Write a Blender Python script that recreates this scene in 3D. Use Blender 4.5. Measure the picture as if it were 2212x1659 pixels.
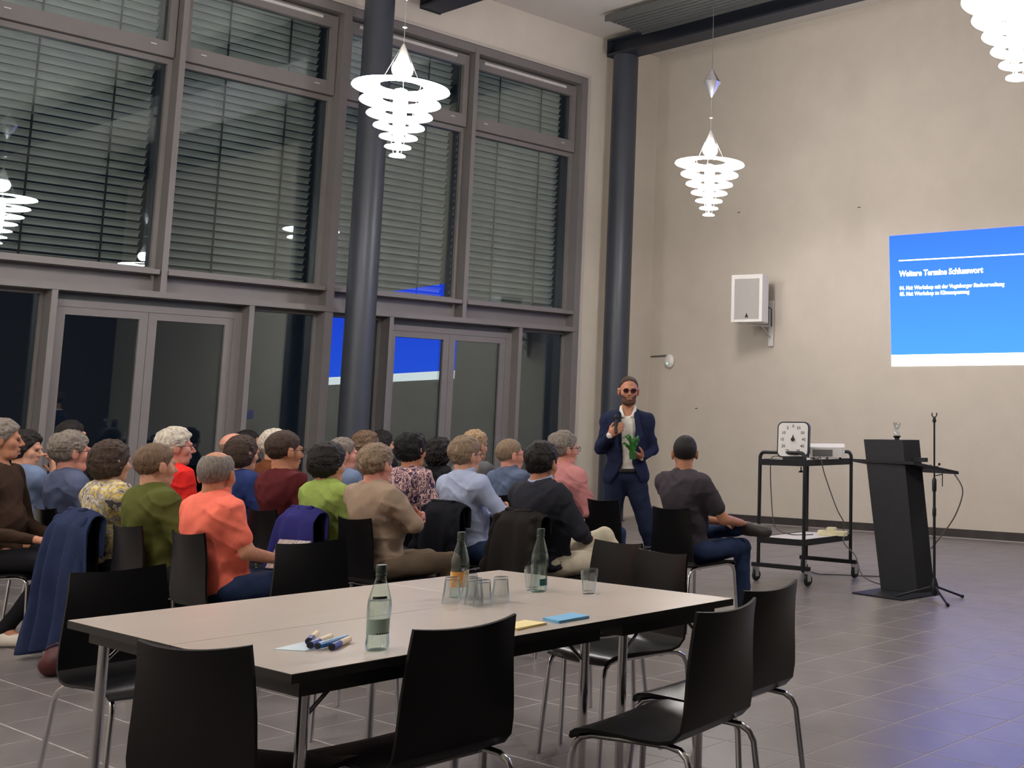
import bpy, bmesh, math, random
import numpy as np
from mathutils import Vector, Matrix

random.seed(7)
rng = np.random.default_rng(7)
SC = bpy.context.scene
COL = SC.collection
for o in list(bpy.data.objects):
    bpy.data.objects.remove(o)

# ------------------------------------------------------------------ camera, world, exposure
cam_d = bpy.data.cameras.new('camera')
cam = bpy.data.objects.new('camera', cam_d)
COL.objects.link(cam)
SC.camera = cam
cam_d.sensor_fit = 'HORIZONTAL'
cam_d.sensor_width = 36.0
cam_d.lens = 41.5255
cam_d.shift_x = -0.367305
cam_d.shift_y = -0.114042
cam_d.clip_start = 0.05
cam_d.clip_end = 200
RW = np.array([[0.8155957, 0.5786002, 0.0050506], [-0.0712019, 0.109021, -0.9914861], [-0.5742247, 0.8082922, 0.1301145]])
HC = 1.42
_m = np.eye(4)
_m[:3, 0] = RW[0]; _m[:3, 1] = -RW[1]; _m[:3, 2] = -RW[2]; _m[:3, 3] = (0, 0, HC)
cam.matrix_world = Matrix(_m.tolist())
CAM_RIGHT = (0.815, 0.579)

w = bpy.data.worlds.new('night'); SC.world = w
w.use_nodes = True
w.node_tree.nodes['Background'].inputs[0].default_value = (0.010, 0.014, 0.024, 1)
w.node_tree.nodes['Background'].inputs[1].default_value = 0.6
SC.view_settings.view_transform = 'Standard'
SC.view_settings.look = 'None'
SC.view_settings.gamma = 1.0
SC.view_settings.use_curve_mapping = False
SC.view_settings.exposure = 0.0
BULB_L, CORE_L, RING_L = 80.0, 200.0, 33.0      # radiance of the pendant lamps' glowing parts
SLIDE_L = 1.7

# ------------------------------------------------------------------ materials
def lin(c):
    c = c / 255.0
    return c / 12.92 if c <= 0.04045 else ((c + 0.055) / 1.055) ** 2.4
def rgb(r, g, b): return (lin(r), lin(g), lin(b), 1.0)
MATS = {}
def mat(name, col, rough=0.6, metal=0.0, var=0.08, scale=14.0, bump=0.0, bscale=80.0, spec=0.5, stretch=None, sheen=0.0):
    """principled material with a little procedural colour variation and fine relief"""
    if name in MATS: return MATS[name]
    m = bpy.data.materials.new(name); m.use_nodes = True
    nt = m.node_tree; b = nt.nodes['Principled BSDF']
    b.inputs['Roughness'].default_value = rough
    b.inputs['Metallic'].default_value = metal
    b.inputs['Specular IOR Level'].default_value = spec
    if sheen: b.inputs['Sheen Weight'].default_value = sheen
    tc = nt.nodes.new('ShaderNodeTexCoord')
    src = tc.outputs['Object']
    if stretch:
        mp = nt.nodes.new('ShaderNodeMapping'); mp.inputs['Scale'].default_value = stretch
        nt.links.new(src, mp.inputs[0]); src = mp.outputs[0]
    n = nt.nodes.new('ShaderNodeTexNoise'); n.inputs['Scale'].default_value = scale; n.inputs['Detail'].default_value = 4
    nt.links.new(src, n.inputs['Vector'])
    r = nt.nodes.new('ShaderNodeValToRGB')
    r.color_ramp.elements[0].position = 0.3; r.color_ramp.elements[1].position = 0.7
    c = np.array(col[:3])
    r.color_ramp.elements[0].color = (*np.clip(c * (1 - var), 0, 1), 1)
    r.color_ramp.elements[1].color = (*np.clip(c * (1 + var), 0, 1), 1)
    nt.links.new(n.outputs['Fac'], r.inputs[0])
    nt.links.new(r.outputs[0], b.inputs['Base Color'])
    if bump:
        n2 = nt.nodes.new('ShaderNodeTexNoise'); n2.inputs['Scale'].default_value = bscale; n2.inputs['Detail'].default_value = 5
        nt.links.new(src, n2.inputs['Vector'])
        bp = nt.nodes.new('ShaderNodeBump'); bp.inputs['Strength'].default_value = bump; bp.inputs['Distance'].default_value = 0.01
        nt.links.new(n2.outputs['Fac'], bp.inputs['Height']); nt.links.new(bp.outputs[0], b.inputs['Normal'])
    MATS[name] = m
    return m
def emit(name, col, strength, edge=None):
    if name in MATS: return MATS[name]
    m = bpy.data.materials.new(name); m.use_nodes = True
    nt = m.node_tree; nt.nodes.remove(nt.nodes['Principled BSDF'])
    e = nt.nodes.new('ShaderNodeEmission'); e.inputs[0].default_value = col; e.inputs[1].default_value = strength
    nt.links.new(e.outputs[0], nt.nodes['Material Output'].inputs[0])
    MATS[name] = m
    return m
def thin_glass(name, tint=(1, 1, 1, 1), base=0.05, power=4.0, rough=0.0, edge=None, gain=0.9):
    """architectural glass: transparent, mirror-like towards grazing angles"""
    if name in MATS: return MATS[name]
    m = bpy.data.materials.new(name); m.use_nodes = True
    nt = m.node_tree; nt.nodes.remove(nt.nodes['Principled BSDF'])
    t = nt.nodes.new('ShaderNodeBsdfTransparent'); t.inputs[0].default_value = tint
    g = nt.nodes.new('ShaderNodeBsdfGlossy'); g.inputs['Roughness'].default_value = rough
    g.inputs[0].default_value = (0.86, 0.97, 1, 1)
    lw = nt.nodes.new('ShaderNodeLayerWeight'); lw.inputs[0].default_value = 0.5
    p = nt.nodes.new('ShaderNodeMath'); p.operation = 'POWER'; p.inputs[1].default_value = power
    nt.links.new(lw.outputs['Facing'], p.inputs[0])
    a = nt.nodes.new('ShaderNodeMath'); a.operation = 'MULTIPLY_ADD'; a.inputs[1].default_value = gain; a.inputs[2].default_value = base
    a.use_clamp = True
    nt.links.new(p.outputs[0], a.inputs[0])
    if edge:
        r = nt.nodes.new('ShaderNodeValToRGB'); r.color_ramp.elements[0].color = tint; r.color_ramp.elements[1].color = edge
        r.color_ramp.elements[0].position = 0.35; r.color_ramp.elements[1].position = 0.95
        nt.links.new(lw.outputs['Facing'], r.inputs[0]); nt.links.new(r.outputs[0], t.inputs[0])
    mx = nt.nodes.new('ShaderNodeMixShader')
    nt.links.new(a.outputs[0], mx.inputs[0]); nt.links.new(t.outputs[0], mx.inputs[1]); nt.links.new(g.outputs[0], mx.inputs[2])
    nt.links.new(mx.outputs[0], nt.nodes['Material Output'].inputs[0])
    MATS[name] = m
    return m
def patterned(name, cols, scale, rough=0.8, kind='voronoi', stretch=(1, 1, 1)):
    """printed cloth: blotches of several flat colours"""
    if name in MATS: return MATS[name]
    m = mat(name, cols[0], rough)
    nt = m.node_tree; b = nt.nodes['Principled BSDF']
    tc = nt.nodes.new('ShaderNodeTexCoord'); mp = nt.nodes.new('ShaderNodeMapping'); mp.inputs['Scale'].default_value = stretch
    nt.links.new(tc.outputs['Object'], mp.inputs[0])
    n = nt.nodes.new('ShaderNodeTexNoise'); n.inputs['Scale'].default_value = scale; n.inputs['Detail'].default_value = 2.5; n.inputs['Distortion'].default_value = 1.2
    nt.links.new(mp.outputs[0], n.inputs['Vector'])
    r = nt.nodes.new('ShaderNodeValToRGB'); r.color_ramp.interpolation = 'CONSTANT'
    els = r.color_ramp.elements
    pos = np.linspace(0.30, 0.62, len(cols))
    els[0].position = 0; els[0].color = cols[0]
    els[1].position = pos[1]; els[1].color = cols[1]
    for i in range(2, len(cols)):
        e = els.new(pos[i]); e.color = cols[i]
    nt.links.new(n.outputs['Fac'], r.inputs[0]); nt.links.new(r.outputs[0], b.inputs['Base Color'])
    return m

M_PLASTER = mat('plaster', rgb(206, 197, 184), 0.85, var=0.03, scale=3, bump=0.05, bscale=120)
M_CEIL = mat('ceiling_paint', rgb(196, 190, 182), 0.9, var=0.02, scale=2)
M_FRAME = mat('window_frame_paint', rgb(120, 115, 113), 0.5, var=0.04, scale=6)
M_STEEL = mat('dark_steel_paint', rgb(58, 63, 72), 0.42, var=0.05, scale=5)
M_BEAM = mat('beam_paint', rgb(34, 38, 48), 0.5, var=0.05, scale=5)
M_GRILLE = mat('grille_paint', rgb(92, 94, 92), 0.6)
M_PANE = thin_glass('window_glass', (0.80, 0.84, 0.84, 1), base=0.105, power=3.2, gain=0.7)
M_SLAT = mat('blind_slat', rgb(198, 197, 190), 0.5, metal=0.1, var=0.06, scale=3)
M_DARK = mat('dark_rubber', rgb(22, 22, 24), 0.7)
M_TILE = mat('floor_tile', rgb(120, 114, 112), 0.32, var=0.10, scale=5, bump=0.03, bscale=40, spec=0.34)
M_GROUT = mat('grout', rgb(176, 168, 164), 0.8)
M_BASE = mat('skirting_tile', rgb(62, 58, 58), 0.4, var=0.15, scale=4)
M_CHAIR = mat('black_laminate', rgb(13, 13, 15), 0.33, var=0.05, scale=10, spec=0.28)
M_CHROME = mat('chrome', rgb(200, 200, 202), 0.16, metal=1.0, var=0.02)
M_TABLE = mat('table_laminate', rgb(198, 186, 175), 0.24, var=0.02, scale=6, spec=0.3)
M_TEDGE = mat('table_edge', rgb(26, 25, 25), 0.5)
M_BLACK = mat('black_paint', rgb(20, 21, 25), 0.5, var=0.06)
M_WHITE = mat('white_plastic', rgb(228, 226, 222), 0.45, var=0.02)
M_ALU = mat('aluminium', rgb(198, 198, 200), 0.3, metal=0.9, var=0.03)
M_CABLE = mat('grey_cable', rgb(90, 84, 80), 0.6)
M_BULB = emit('lamp_bulb_glow', (1.0, 0.95, 0.91, 1), BULB_L)
M_CORE = emit('added_core_glow', (1.0, 0.95, 0.91, 1), CORE_L)
M_RING = emit('lamp_ring_glow', (1.0, 0.95, 0.92, 1), RING_L)

# ------------------------------------------------------------------ mesh helpers
def tag(o, label=None, cat=None, group=None, kind=None):
    if label: o['label'] = label
    if cat: o['category'] = cat
    if group: o['group'] = group
    if kind: o['kind'] = kind
    return o
def empty(name, loc=(0, 0, 0), rz=0.0, label=None, cat=None, group=None, kind=None):
    o = bpy.data.objects.new(name, None); COL.objects.link(o)
    o.empty_display_size = 0.1
    o.location = loc; o.rotation_euler = (0, 0, rz)
    return tag(o, label, cat, group, kind)
class MB:
    def __init__(s): s.v = []; s.f = []
    def add(s, v, f):
        n = len(s.v); s.v += [tuple(map(float, p)) for p in v]; s.f += [tuple(i + n for i in q) for q in f]; return s
    def box(s, x0, x1, y0, y1, z0, z1):
        v = [(x, y, z) for z in (z0, z1) for y in (y0, y1) for x in (x0, x1)]
        return s.add(v, [(0, 2, 3, 1), (4, 5, 7, 6), (0, 1, 5, 4), (2, 6, 7, 3), (0, 4, 6, 2), (1, 3, 7, 5)])
    def bbox(s, x0, x1, y0, y1, z0, z1, b=0.004):
        """box with chamfered top edges"""
        v = [(x0, y0, z0), (x1, y0, z0), (x1, y1, z0), (x0, y1, z0), (x0, y0, z1 - b), (x1, y0, z1 - b), (x1, y1, z1 - b), (x0, y1, z1 - b),
             (x0 + b, y0 + b, z1), (x1 - b, y0 + b, z1), (x1 - b, y1 - b, z1), (x0 + b, y1 - b, z1)]
        f = [(3, 2, 1, 0), (8, 9, 10, 11)]
        for i in range(4):
            j = (i + 1) % 4
            f += [(i, j, 4 + j, 4 + i), (4 + i, 4 + j, 8 + j, 8 + i)]
        return s.add(v, f)
    def tube(s, pts, r, n=10, caps=True):
        pts = [Vector(p) for p in pts]
        rs = r if hasattr(r, '__len__') else [r] * len(pts)
        rings = []; up = None
        for i, p in enumerate(pts):
            d = (pts[min(i + 1, len(pts) - 1)] - pts[max(i - 1, 0)]).normalized()
            if up is None:
                up = Vector((0, 0, 1)) if abs(d.z) < 0.9 else Vector((1, 0, 0))
            a = d.cross(up)
            if a.length < 1e-6: a = d.cross(Vector((0, 1, 0)))
            a.normalize(); b = a.cross(d).normalized(); up = b
            rings.append([p + (a * math.cos(t) + b * math.sin(t)) * rs[i] for t in [2 * math.pi * k / n for k in range(n)]])
        v = [q for ring in rings for q in ring]; f = []
        for i in range(len(rings) - 1):
            for k in range(n):
                k2 = (k + 1) % n
                f.append((i * n + k, (i + 1) * n + k, (i + 1) * n + k2, i * n + k2))
        if caps:
            f.append(tuple(range(n))); f.append(tuple(reversed(range((len(rings) - 1) * n, len(rings) * n))))
        return s.add(v, f)
    def lathe(s, prof, n=24, c=(0, 0, 0), closed=False):
        v = []; f = []
        for (r, z) in prof:
            for k in range(n):
                t = 2 * math.pi * k / n
                v.append((c[0] + r * math.cos(t), c[1] + r * math.sin(t), c[2] + z))
        m = len(prof)
        for i in range(m - (0 if closed else 1)):
            i2 = (i + 1) % m
            for k in range(n):
                k2 = (k + 1) % n
                f.append((i * n + k, i * n + k2, i2 * n + k2, i2 * n + k))
        if not closed:
            if prof[0][0] > 1e-5: f.append(tuple(reversed(range(n))))
            if prof[-1][0] > 1e-5: f.append(tuple(range((m - 1) * n, m * n)))
        return s.add(v, f)
    def prism(s, poly, z0, z1):
        n = len(poly)
        v = [(x, y, z0) for x, y in poly] + [(x, y, z1) for x, y in poly]
        f = [tuple(reversed(range(n))), tuple(range(n, 2 * n))] + [(i, (i + 1) % n, n + (i + 1) % n, n + i) for i in range(n)]
        return s.add(v, f)
    def sphere(s, c, r, n=16, m=10):
        r = r if hasattr(r, '__len__') else (r, r, r)
        v = [(c[0], c[1], c[2] - r[2])]; f = []
        for i in range(1, m):
            a = -math.pi / 2 + math.pi * i / m
            for k in range(n):
                t = 2 * math.pi * k / n
                v.append((c[0] + r[0] * math.cos(a) * math.cos(t), c[1] + r[1] * math.cos(a) * math.sin(t), c[2] + r[2] * math.sin(a)))
        v.append((c[0], c[1], c[2] + r[2])); L = len(v) - 1
        for k in range(n):
            k2 = (k + 1) % n
            f.append((0, 1 + k2, 1 + k)); f.append((L, 1 + (m - 2) * n + k, 1 + (m - 2) * n + k2))
            for i in range(m - 2):
                f.append((1 + i * n + k, 1 + i * n + k2, 1 + (i + 1) * n + k2, 1 + (i + 1) * n + k))
        return s.add(v, f)
    def xform(s, M):
        s.v = [tuple(M @ Vector(p)) for p in s.v]; return s
    def mesh(s, name, m, smooth=False):
        me = bpy.data.meshes.new(name); me.from_pydata(s.v, [], s.f); me.update()
        if m: me.materials.append(m)
        if smooth:
            me.polygons.foreach_set('use_smooth', [True] * len(me.polygons))
            if hasattr(me, 'set_sharp_from_angle'): me.set_sharp_from_angle(angle=math.radians(smooth if smooth is not True else 40))
        return me
    def build(s, name, m, parent=None, smooth=False, loc=None, rz=None):
        o = bpy.data.objects.new(name, s.mesh(name, m, smooth)); COL.objects.link(o)
        if parent: o.parent = parent
        if loc is not None: o.location = loc
        if rz is not None: o.rotation_euler = (0, 0, rz)
        return o
def link_mesh(name, me, parent=None, loc=(0, 0, 0), rz=0):
    o = bpy.data.objects.new(name, me); COL.objects.link(o)
    o.parent = parent; o.location = loc; o.rotation_euler = (0, 0, rz)
    return o
def copy_tree(o, parent=None):
    c = o.copy(); COL.objects.link(c); c.parent = parent
    for ch in list(o.children): copy_tree(ch, c)
    return c
def recenter(o):
    """put a mesh object's origin at its base centre"""
    vs = np.array([v.co[:] for v in o.data.vertices]); lo = vs.min(0); hi = vs.max(0)
    c = Vector(((lo[0] + hi[0]) / 2, (lo[1] + hi[1]) / 2, lo[2]))
    o.data.transform(Matrix.Translation(-c)); o.location = o.location + c
    return o
def text_mesh(txt, size, m, name, parent, M, bold=0.0, align='LEFT'):
    cu = bpy.data.curves.new(name, 'FONT'); cu.body = txt; cu.size = size; cu.offset = bold; cu.align_x = align
    cu.resolution_u = 3
    t = bpy.data.objects.new(name, cu); COL.objects.link(t)
    dg = bpy.context.evaluated_depsgraph_get(); dg.update()
    me = bpy.data.meshes.new_from_object(t.evaluated_get(dg))
    bpy.data.objects.remove(t); bpy.data.curves.remove(cu)
    me.materials.clear(); me.materials.append(m); me.transform(M)
    o = bpy.data.objects.new(name, me); COL.objects.link(o); o.parent = parent
    return o

# ------------------------------------------------------------------ implicit surfaces (for bodies, clothes, soft things)
def smin(a, b, k):
    h = np.clip(0.5 + 0.5 * (b - a) / k, 0, 1)
    return b + (a - b) * h - k * h * (1 - h)
def A3(p): return np.array(p, dtype=np.float32)
def cone(a, b, ra, rb, k=0.02): return ('c', A3(a), A3(b), ra, rb, k)
def ell(c, r, k=0.02, R=None): return ('e', A3(c), A3(r), R, k)
def torus(c, Rm, r, k=0.01, R=None, sq=1.0): return ('t', A3(c), Rm, r, R, sq, k)
def prim_d(p, P):
    if p[0] == 'c':
        _, a, b, ra, rb, k = p
        ab = b - a; L = float(ab @ ab) + 1e-9
        t = np.clip(((P - a) @ ab) / L, 0, 1)
        return np.linalg.norm(P - a - t[..., None] * ab, axis=-1) - (ra + (rb - ra) * t)
    if p[0] == 'e':
        _, c, r, R, k = p
        q = P - c
        if R is not None: q = q @ R
        k0 = np.linalg.norm(q / r, axis=-1); k1 = np.linalg.norm(q / (r * r), axis=-1) + 1e-9
        return k0 * (k0 - 1.0) / k1
    _, c, Rm, r, R, sq, k = p
    q = P - c
    if R is not None: q = q @ R
    u = np.hypot(q[..., 0], q[..., 1]) - Rm
    return np.hypot(u, q[..., 2] * sq) - r
def field(prims, P):
    d = None
    for p in prims:
        di = prim_d(p, P); k = p[-1]
        if d is None: d = di
        elif k < 0: d = -smin(-d, di, -k)
        else: d = smin(d, di, k)
    return d
def snet(fn, xs, ys, zs, coarse=4):
    """naive surface nets on a rectilinear grid, evaluated only near the surface"""
    xs, ys, zs = [np.asarray(a, dtype=np.float32) for a in (xs, ys, zs)]
    nx, ny, nz = len(xs), len(ys), len(zs)
    ci = [np.arange(0, n, coarse) for n in (nx, ny, nz)]
    CP = np.stack(np.meshgrid(xs[ci[0]], ys[ci[1]], zs[ci[2]], indexing='ij'), -1)
    cd = fn(CP.reshape(-1, 3)).reshape(CP.shape[:3])
    idx = [np.minimum((np.arange(n) + coarse // 2) // coarse, len(c) - 1) for n, c in zip((nx, ny, nz), ci)]
    d = cd[np.ix_(*idx)].astype(np.float32).copy()
    step = max(np.diff(xs).max(), np.diff(ys).max(), np.diff(zs).max()) * coarse
    msk = np.abs(d) < step * 1.6
    ii = np.argwhere(msk)
    P = np.stack([xs[ii[:, 0]], ys[ii[:, 1]], zs[ii[:, 2]]], -1)
    d[msk] = fn(P)
    s = d < 0
    c = s[:-1, :-1, :-1].astype(np.int8)
    tot = np.zeros((nx - 1, ny - 1, nz - 1), np.int8)
    for a in (0, 1):
        for b in (0, 1):
            for e in (0, 1): tot += s[a:nx - 1 + a, b:ny - 1 + b, e:nz - 1 + e]
    cells = (tot > 0) & (tot < 8)
    ci3 = np.argwhere(cells)
    vid = -np.ones(cells.shape, np.int64); vid[cells] = np.arange(len(ci3))
    acc = np.zeros((len(ci3), 3)); cnt = np.zeros(len(ci3))
    corners = [(a, b, e) for a in (0, 1) for b in (0, 1) for e in (0, 1)]
    def val(o): return d[ci3[:, 0] + o[0], ci3[:, 1] + o[1], ci3[:, 2] + o[2]]
    def pos(o): return np.stack([xs[ci3[:, 0] + o[0]], ys[ci3[:, 1] + o[1]], zs[ci3[:, 2] + o[2]]], -1)
    for i, o1 in enumerate(corners):
        for o2 in corners[i + 1:]:
            if sum(abs(p - q) for p, q in zip(o1, o2)) != 1: continue
            d1, d2 = val(o1), val(o2)
            cr = (d1 < 0) != (d2 < 0)
            t = np.where(cr, d1 / np.where(cr, d1 - d2, 1), 0)
            acc[cr] += (pos(o1) + t[:, None] * (pos(o2) - pos(o1)))[cr]; cnt[cr] += 1
    V = acc / np.maximum(cnt, 1)[:, None]
    F = []
    for ax in range(3):
        sl1 = [slice(None)] * 3; sl2 = [slice(None)] * 3
        sl1[ax] = slice(0, -1); sl2[ax] = slice(1, None)
        s1, s2 = s[tuple(sl1)], s[tuple(sl2)]
        e = np.argwhere(s1 != s2)
        o1, o2 = [(1, 2), (2, 0), (0, 1)][ax]
        ok = (e[:, o1] > 0) & (e[:, o2] > 0) & (e[:, o1] < d.shape[o1] - 1) & (e[:, o2] < d.shape[o2] - 1)
        e = e[ok]
        def cell(da, db):
            q = e.copy(); q[:, o1] += da; q[:, o2] += db
            return vid[q[:, 0], q[:, 1], q[:, 2]]
        q = np.stack([cell(-1, -1), cell(0, -1), cell(0, 0), cell(-1, 0)], -1)
        flip = ~s1[e[:, 0], e[:, 1], e[:, 2]]
        q[flip] = q[flip][:, ::-1]
        F.append(q[(q >= 0).all(1)])
    F = np.concatenate(F) if F else np.zeros((0, 4), int)
    return V, F
def np_mesh(name, V, F, m):
    me = bpy.data.meshes.new(name)
    me.vertices.add(len(V)); me.vertices.foreach_set('co', np.asarray(V, dtype=np.float32).ravel())
    me.loops.add(len(F) * 4); me.loops.foreach_set('vertex_index', F.astype(np.int32).ravel())
    me.polygons.add(len(F)); me.polygons.foreach_set('loop_start', np.arange(0, len(F) * 4, 4, dtype=np.int32))
    me.update(calc_edges=True); me.validate()
    me.polygons.foreach_set('use_smooth', [True] * len(me.polygons))
    if m: me.materials.append(m)
    return me
def axis(lo, hi, h): return np.arange(lo, hi + h, h)
def graded(lo, hi, h, flo, fhi, fh):
    a = []
    if lo < flo: a.append(np.arange(lo, flo, h))
    a.append(np.arange(max(lo, flo), min(hi, fhi), fh))
    if hi > fhi: a.append(np.arange(fhi, hi + h, h))
    a = np.concatenate(a); return a[np.concatenate([[True], np.diff(a) > fh * 0.4])]
def soft(name, fn, box, h, m, parent=None, loc=None):
    (x0, x1), (y0, y1), (z0, z1) = box
    V, F = snet(fn, axis(x0, x1, h), axis(y0, y1, h), axis(z0, z1, h))
    o = bpy.data.objects.new(name, np_mesh(name, V, F, m)); COL.objects.link(o)
    if parent: o.parent = parent
    if loc is not None: o.location = loc
    return o

# ------------------------------------------------------------------ room shell
X0, X1, Y0, Y1, ZC = -13.64, 5.0, -6.0, 12.82, 7.20
GX = -13.86                                     # plane of the window glass
def struct(name, mb, m, parent=None, smooth=False):
    o = mb.build(name, m, parent, smooth)
    if parent is None: o['kind'] = 'structure'
    return o
floor = struct('floor', MB().box(X0 - 0.5, X1, Y0, Y1 + 0.02, -0.12, -0.0012), M_GROUT)
PX, PY, OX, OY = 0.418, 0.358, -3.36, 2.30
tile_me = MB().bbox(0, PX - 0.008, 0, PY - 0.008, -0.02, 0.0, 0.001).mesh('tile', M_TILE)
cells = []
for i in range(-26, 20):
    for j in range(-24, 30):
        x = OX + i * PX; y = OY + j * PY
        if x < X0 + 0.0 or x + PX > X1 or y < Y0 or y + PY > Y1 + 0.01: continue
        q = RW @ np.array([x + PX / 2, y + PY / 2, -HC])
        vis = False
        if q[2] > 0.3:
            u = 1918.5 + 2551.5 * q[0] / q[2]; v = 577.2 + 2551.5 * q[1] / q[2]
            vis = -60 < u < 2270 and v < 1700
        cells.append((0 if vis else 1, q[2], x, y))
cells.sort()
rest = MB()
for k, (nv, d, x, y) in enumerate(cells):
    if k < 300: link_mesh('tile', tile_me, floor, (x + 0.004, y + 0.004, 0))
    else: rest.bbox(x + 0.004, x + PX - 0.004, y + 0.004, y + PY - 0.004, -0.02, 0.0, 0.001)
tag(rest.build('tile_field', M_TILE, floor), kind='stuff')

struct('ceiling', MB().box(X0 - 0.4, X1, Y0, Y1, ZC, ZC + 0.2), M_CEIL)
wb = struct('wall_back', MB().box(X0 - 0.4, X1, Y1, Y1 + 0.25, -0.1, ZC + 0.2), M_PLASTER)
struct('wall_right', MB().box(X1, X1 + 0.2, Y0, Y1 + 0.25, -0.1, ZC + 0.2), mat('dark_unseen_wall', rgb(66, 62, 60), 0.7))  # unseen wall, coloured dark so the left panes mirror darkness
struct('wall_front', MB().box(X0 - 0.4, X1 + 0.2, Y0 - 0.2, Y0, -0.1, ZC + 0.2), M_PLASTER)
YM = [3.90, 5.77, 7.63, 9.49, 11.36]            # mullion centres
wl = MB()
wl.box(X0 - 0.36, X0, Y0, Y1, 6.51, ZC)           # above the windows
wl.box(X0 - 0.36, X0, 11.42, Y1, -0.1, 6.51)       # pier beside the corner column
wl.box(X0 - 0.36, X0, Y0, 3.84, -0.1, 6.51)
struct('wall_left', wl, M_PLASTER)
M_TRIM = mat('reveal_trim', rgb(188, 180, 170), 0.7, var=0.02)
struct('trim_1', MB().box(X0 - 0.02, X0 + 0.012, 3.8, 11.46, 6.51, 6.555), M_TRIM)
struct('trim_2', MB().box(X0 - 0.02, X0 + 0.012, 11.415, 11.46, 0.0, 6.51), M_TRIM)
bb = struct('baseboard_back', MB().box(X0, X1, Y1 - 0.012, Y1, 0, 0.098), M_GROUT)
bt = MB().box(0, 0.414, -0.011, 0, 0.002, 0.10).mesh('skirting_tile', M_BASE)
x = X0 + 0.02
while x < X1 - 0.42:
    link_mesh('skirting_tile', bt, bb, (x, Y1 - 0.006, 0)); x += 0.418
# tiny fixings and marks on the end wall
for q, (x, z) in enumerate(((-12.6, 1.61), (-9.6, 4.35), (-11.83, 4.5), (-13.2, 0.42))):
    MB().box(x - 0.02, x + 0.02, Y1 - 0.012, Y1, z - 0.006, z + 0.006).build('wall_anchor', M_CABLE, wb)

# ------------------------------------------------------------------ window wall
def bar(parent, name, x0, x1, y0, y1, z0, z1, m=M_FRAME):
    return MB().box(x0, x1, y0, y1, z0, z1).build(name, m, parent)
FX = X0                                          # front face of the facade bars
nwin = 0
bays = [(3.93, 5.74), (5.80, 7.58), (7.68, 9.46), (9.52, 11.31)]
M_VENT = mat('vent_strip', rgb(205, 202, 198), 0.5)
trim_no = 3
for i, y in enumerate(YM):
    wide = i % 2 == 0
    hw = 0.05 if wide else 0.03
    t = struct('trim_%d' % trim_no, MB().box(GX - 0.06, FX, y - hw, y + hw, 0.0 if wide else 2.72, 6.46), M_FRAME); trim_no += 1
t = struct('trim_%d' % trim_no, MB().box(GX - 0.06, FX - 0.01, 3.84, 11.42, 6.40, 6.51), M_FRAME); trim_no += 1     # head rail
t = struct('trim_%d' % trim_no, MB().box(GX - 0.06, FX + 0.015, 3.84, 11.36, 2.70, 2.765), M_FRAME); trim_no += 1   # rail over the doors
t = struct('trim_%d' % trim_no, MB().box(GX - 0.03, GX + 0.05, 3.84, 11.36, 2.765, 2.95), M_FRAME); trim_no += 1    # spandrel
for (a, b) in bays:
    nwin += 1
    wn = empty('window_%d' % nwin, (0, 0, 0), kind='structure')
    # fixed lower light
    for (q0, q1, z0, z1) in ((a, a + 0.045, 3.04, 5.30), (b - 0.045, b, 3.04, 5.30), (a, b, 5.30, 5.36), (a, b, 3.0, 3.04)):
        bar(wn, 'frame_bar', GX - 0.02, GX + 0.05, q0, q1, z0, z1)
    bar(wn, 'window_pane', GX - 0.012, GX + 0.006, a + 0.045, b - 0.045, 3.04, 5.30, M_PANE)
    bar(wn, 'sill', GX - 0.02, FX + 0.03, a, b - 0.03, 2.95, 3.0)
    # tilting top light, its sash stands proud of the frame
    bar(wn, 'transom', GX - 0.02, GX - 0.012, a, b, 5.36, 5.54)
    for (q0, q1, z0, z1) in ((a + 0.01, a + 0.085, 5.54, 6.22), (b - 0.085, b - 0.01, 5.54, 6.22), (a + 0.01, b - 0.01, 5.37, 5.54), (a + 0.01, b - 0.01, 6.22, 6.37)):
        bar(wn, 'sash_bar', GX - 0.01, GX + 0.10, q0, q1, z0, z1)
    bar(wn, 'window_pane', GX + 0.02, GX + 0.038, a + 0.085, b - 0.085, 5.54, 6.22, M_PANE)
    bar(wn, 'vent_strip', GX + 0.10, GX + 0.125, a + 0.16, b - 0.22, 6.30, 6.335, M_VENT)
    for yy in (a + 0.2, b - 0.26):
        bar(wn, 'sash_clip', GX + 0.10, GX + 0.115, yy, yy + 0.06, 5.47, 5.48, M_VENT)
# side lights beside the doors
M_PANE_D = M_PANE
for (a, b) in ((3.95, 4.74), (6.75, 7.58), (7.68, 8.42), (10.43, 11.31)):
    nwin += 1
    wn = empty('window_%d' % nwin, (0, 0, 0), kind='structure')
    for (q0, q1, z0, z1) in ((a, a + 0.03, 0.08, 2.66), (b - 0.03, b, 0.08, 2.66), (a, b, 2.66, 2.70), (a, b, 0.0, 0.08)):
        bar(wn, 'frame_bar', GX - 0.02, GX + 0.04, q0, q1, z0, z1)
    bar(wn, 'window_pane', GX - 0.012, GX + 0.006, a + 0.03, b - 0.03, 0.08, 2.66, M_PANE)
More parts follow.
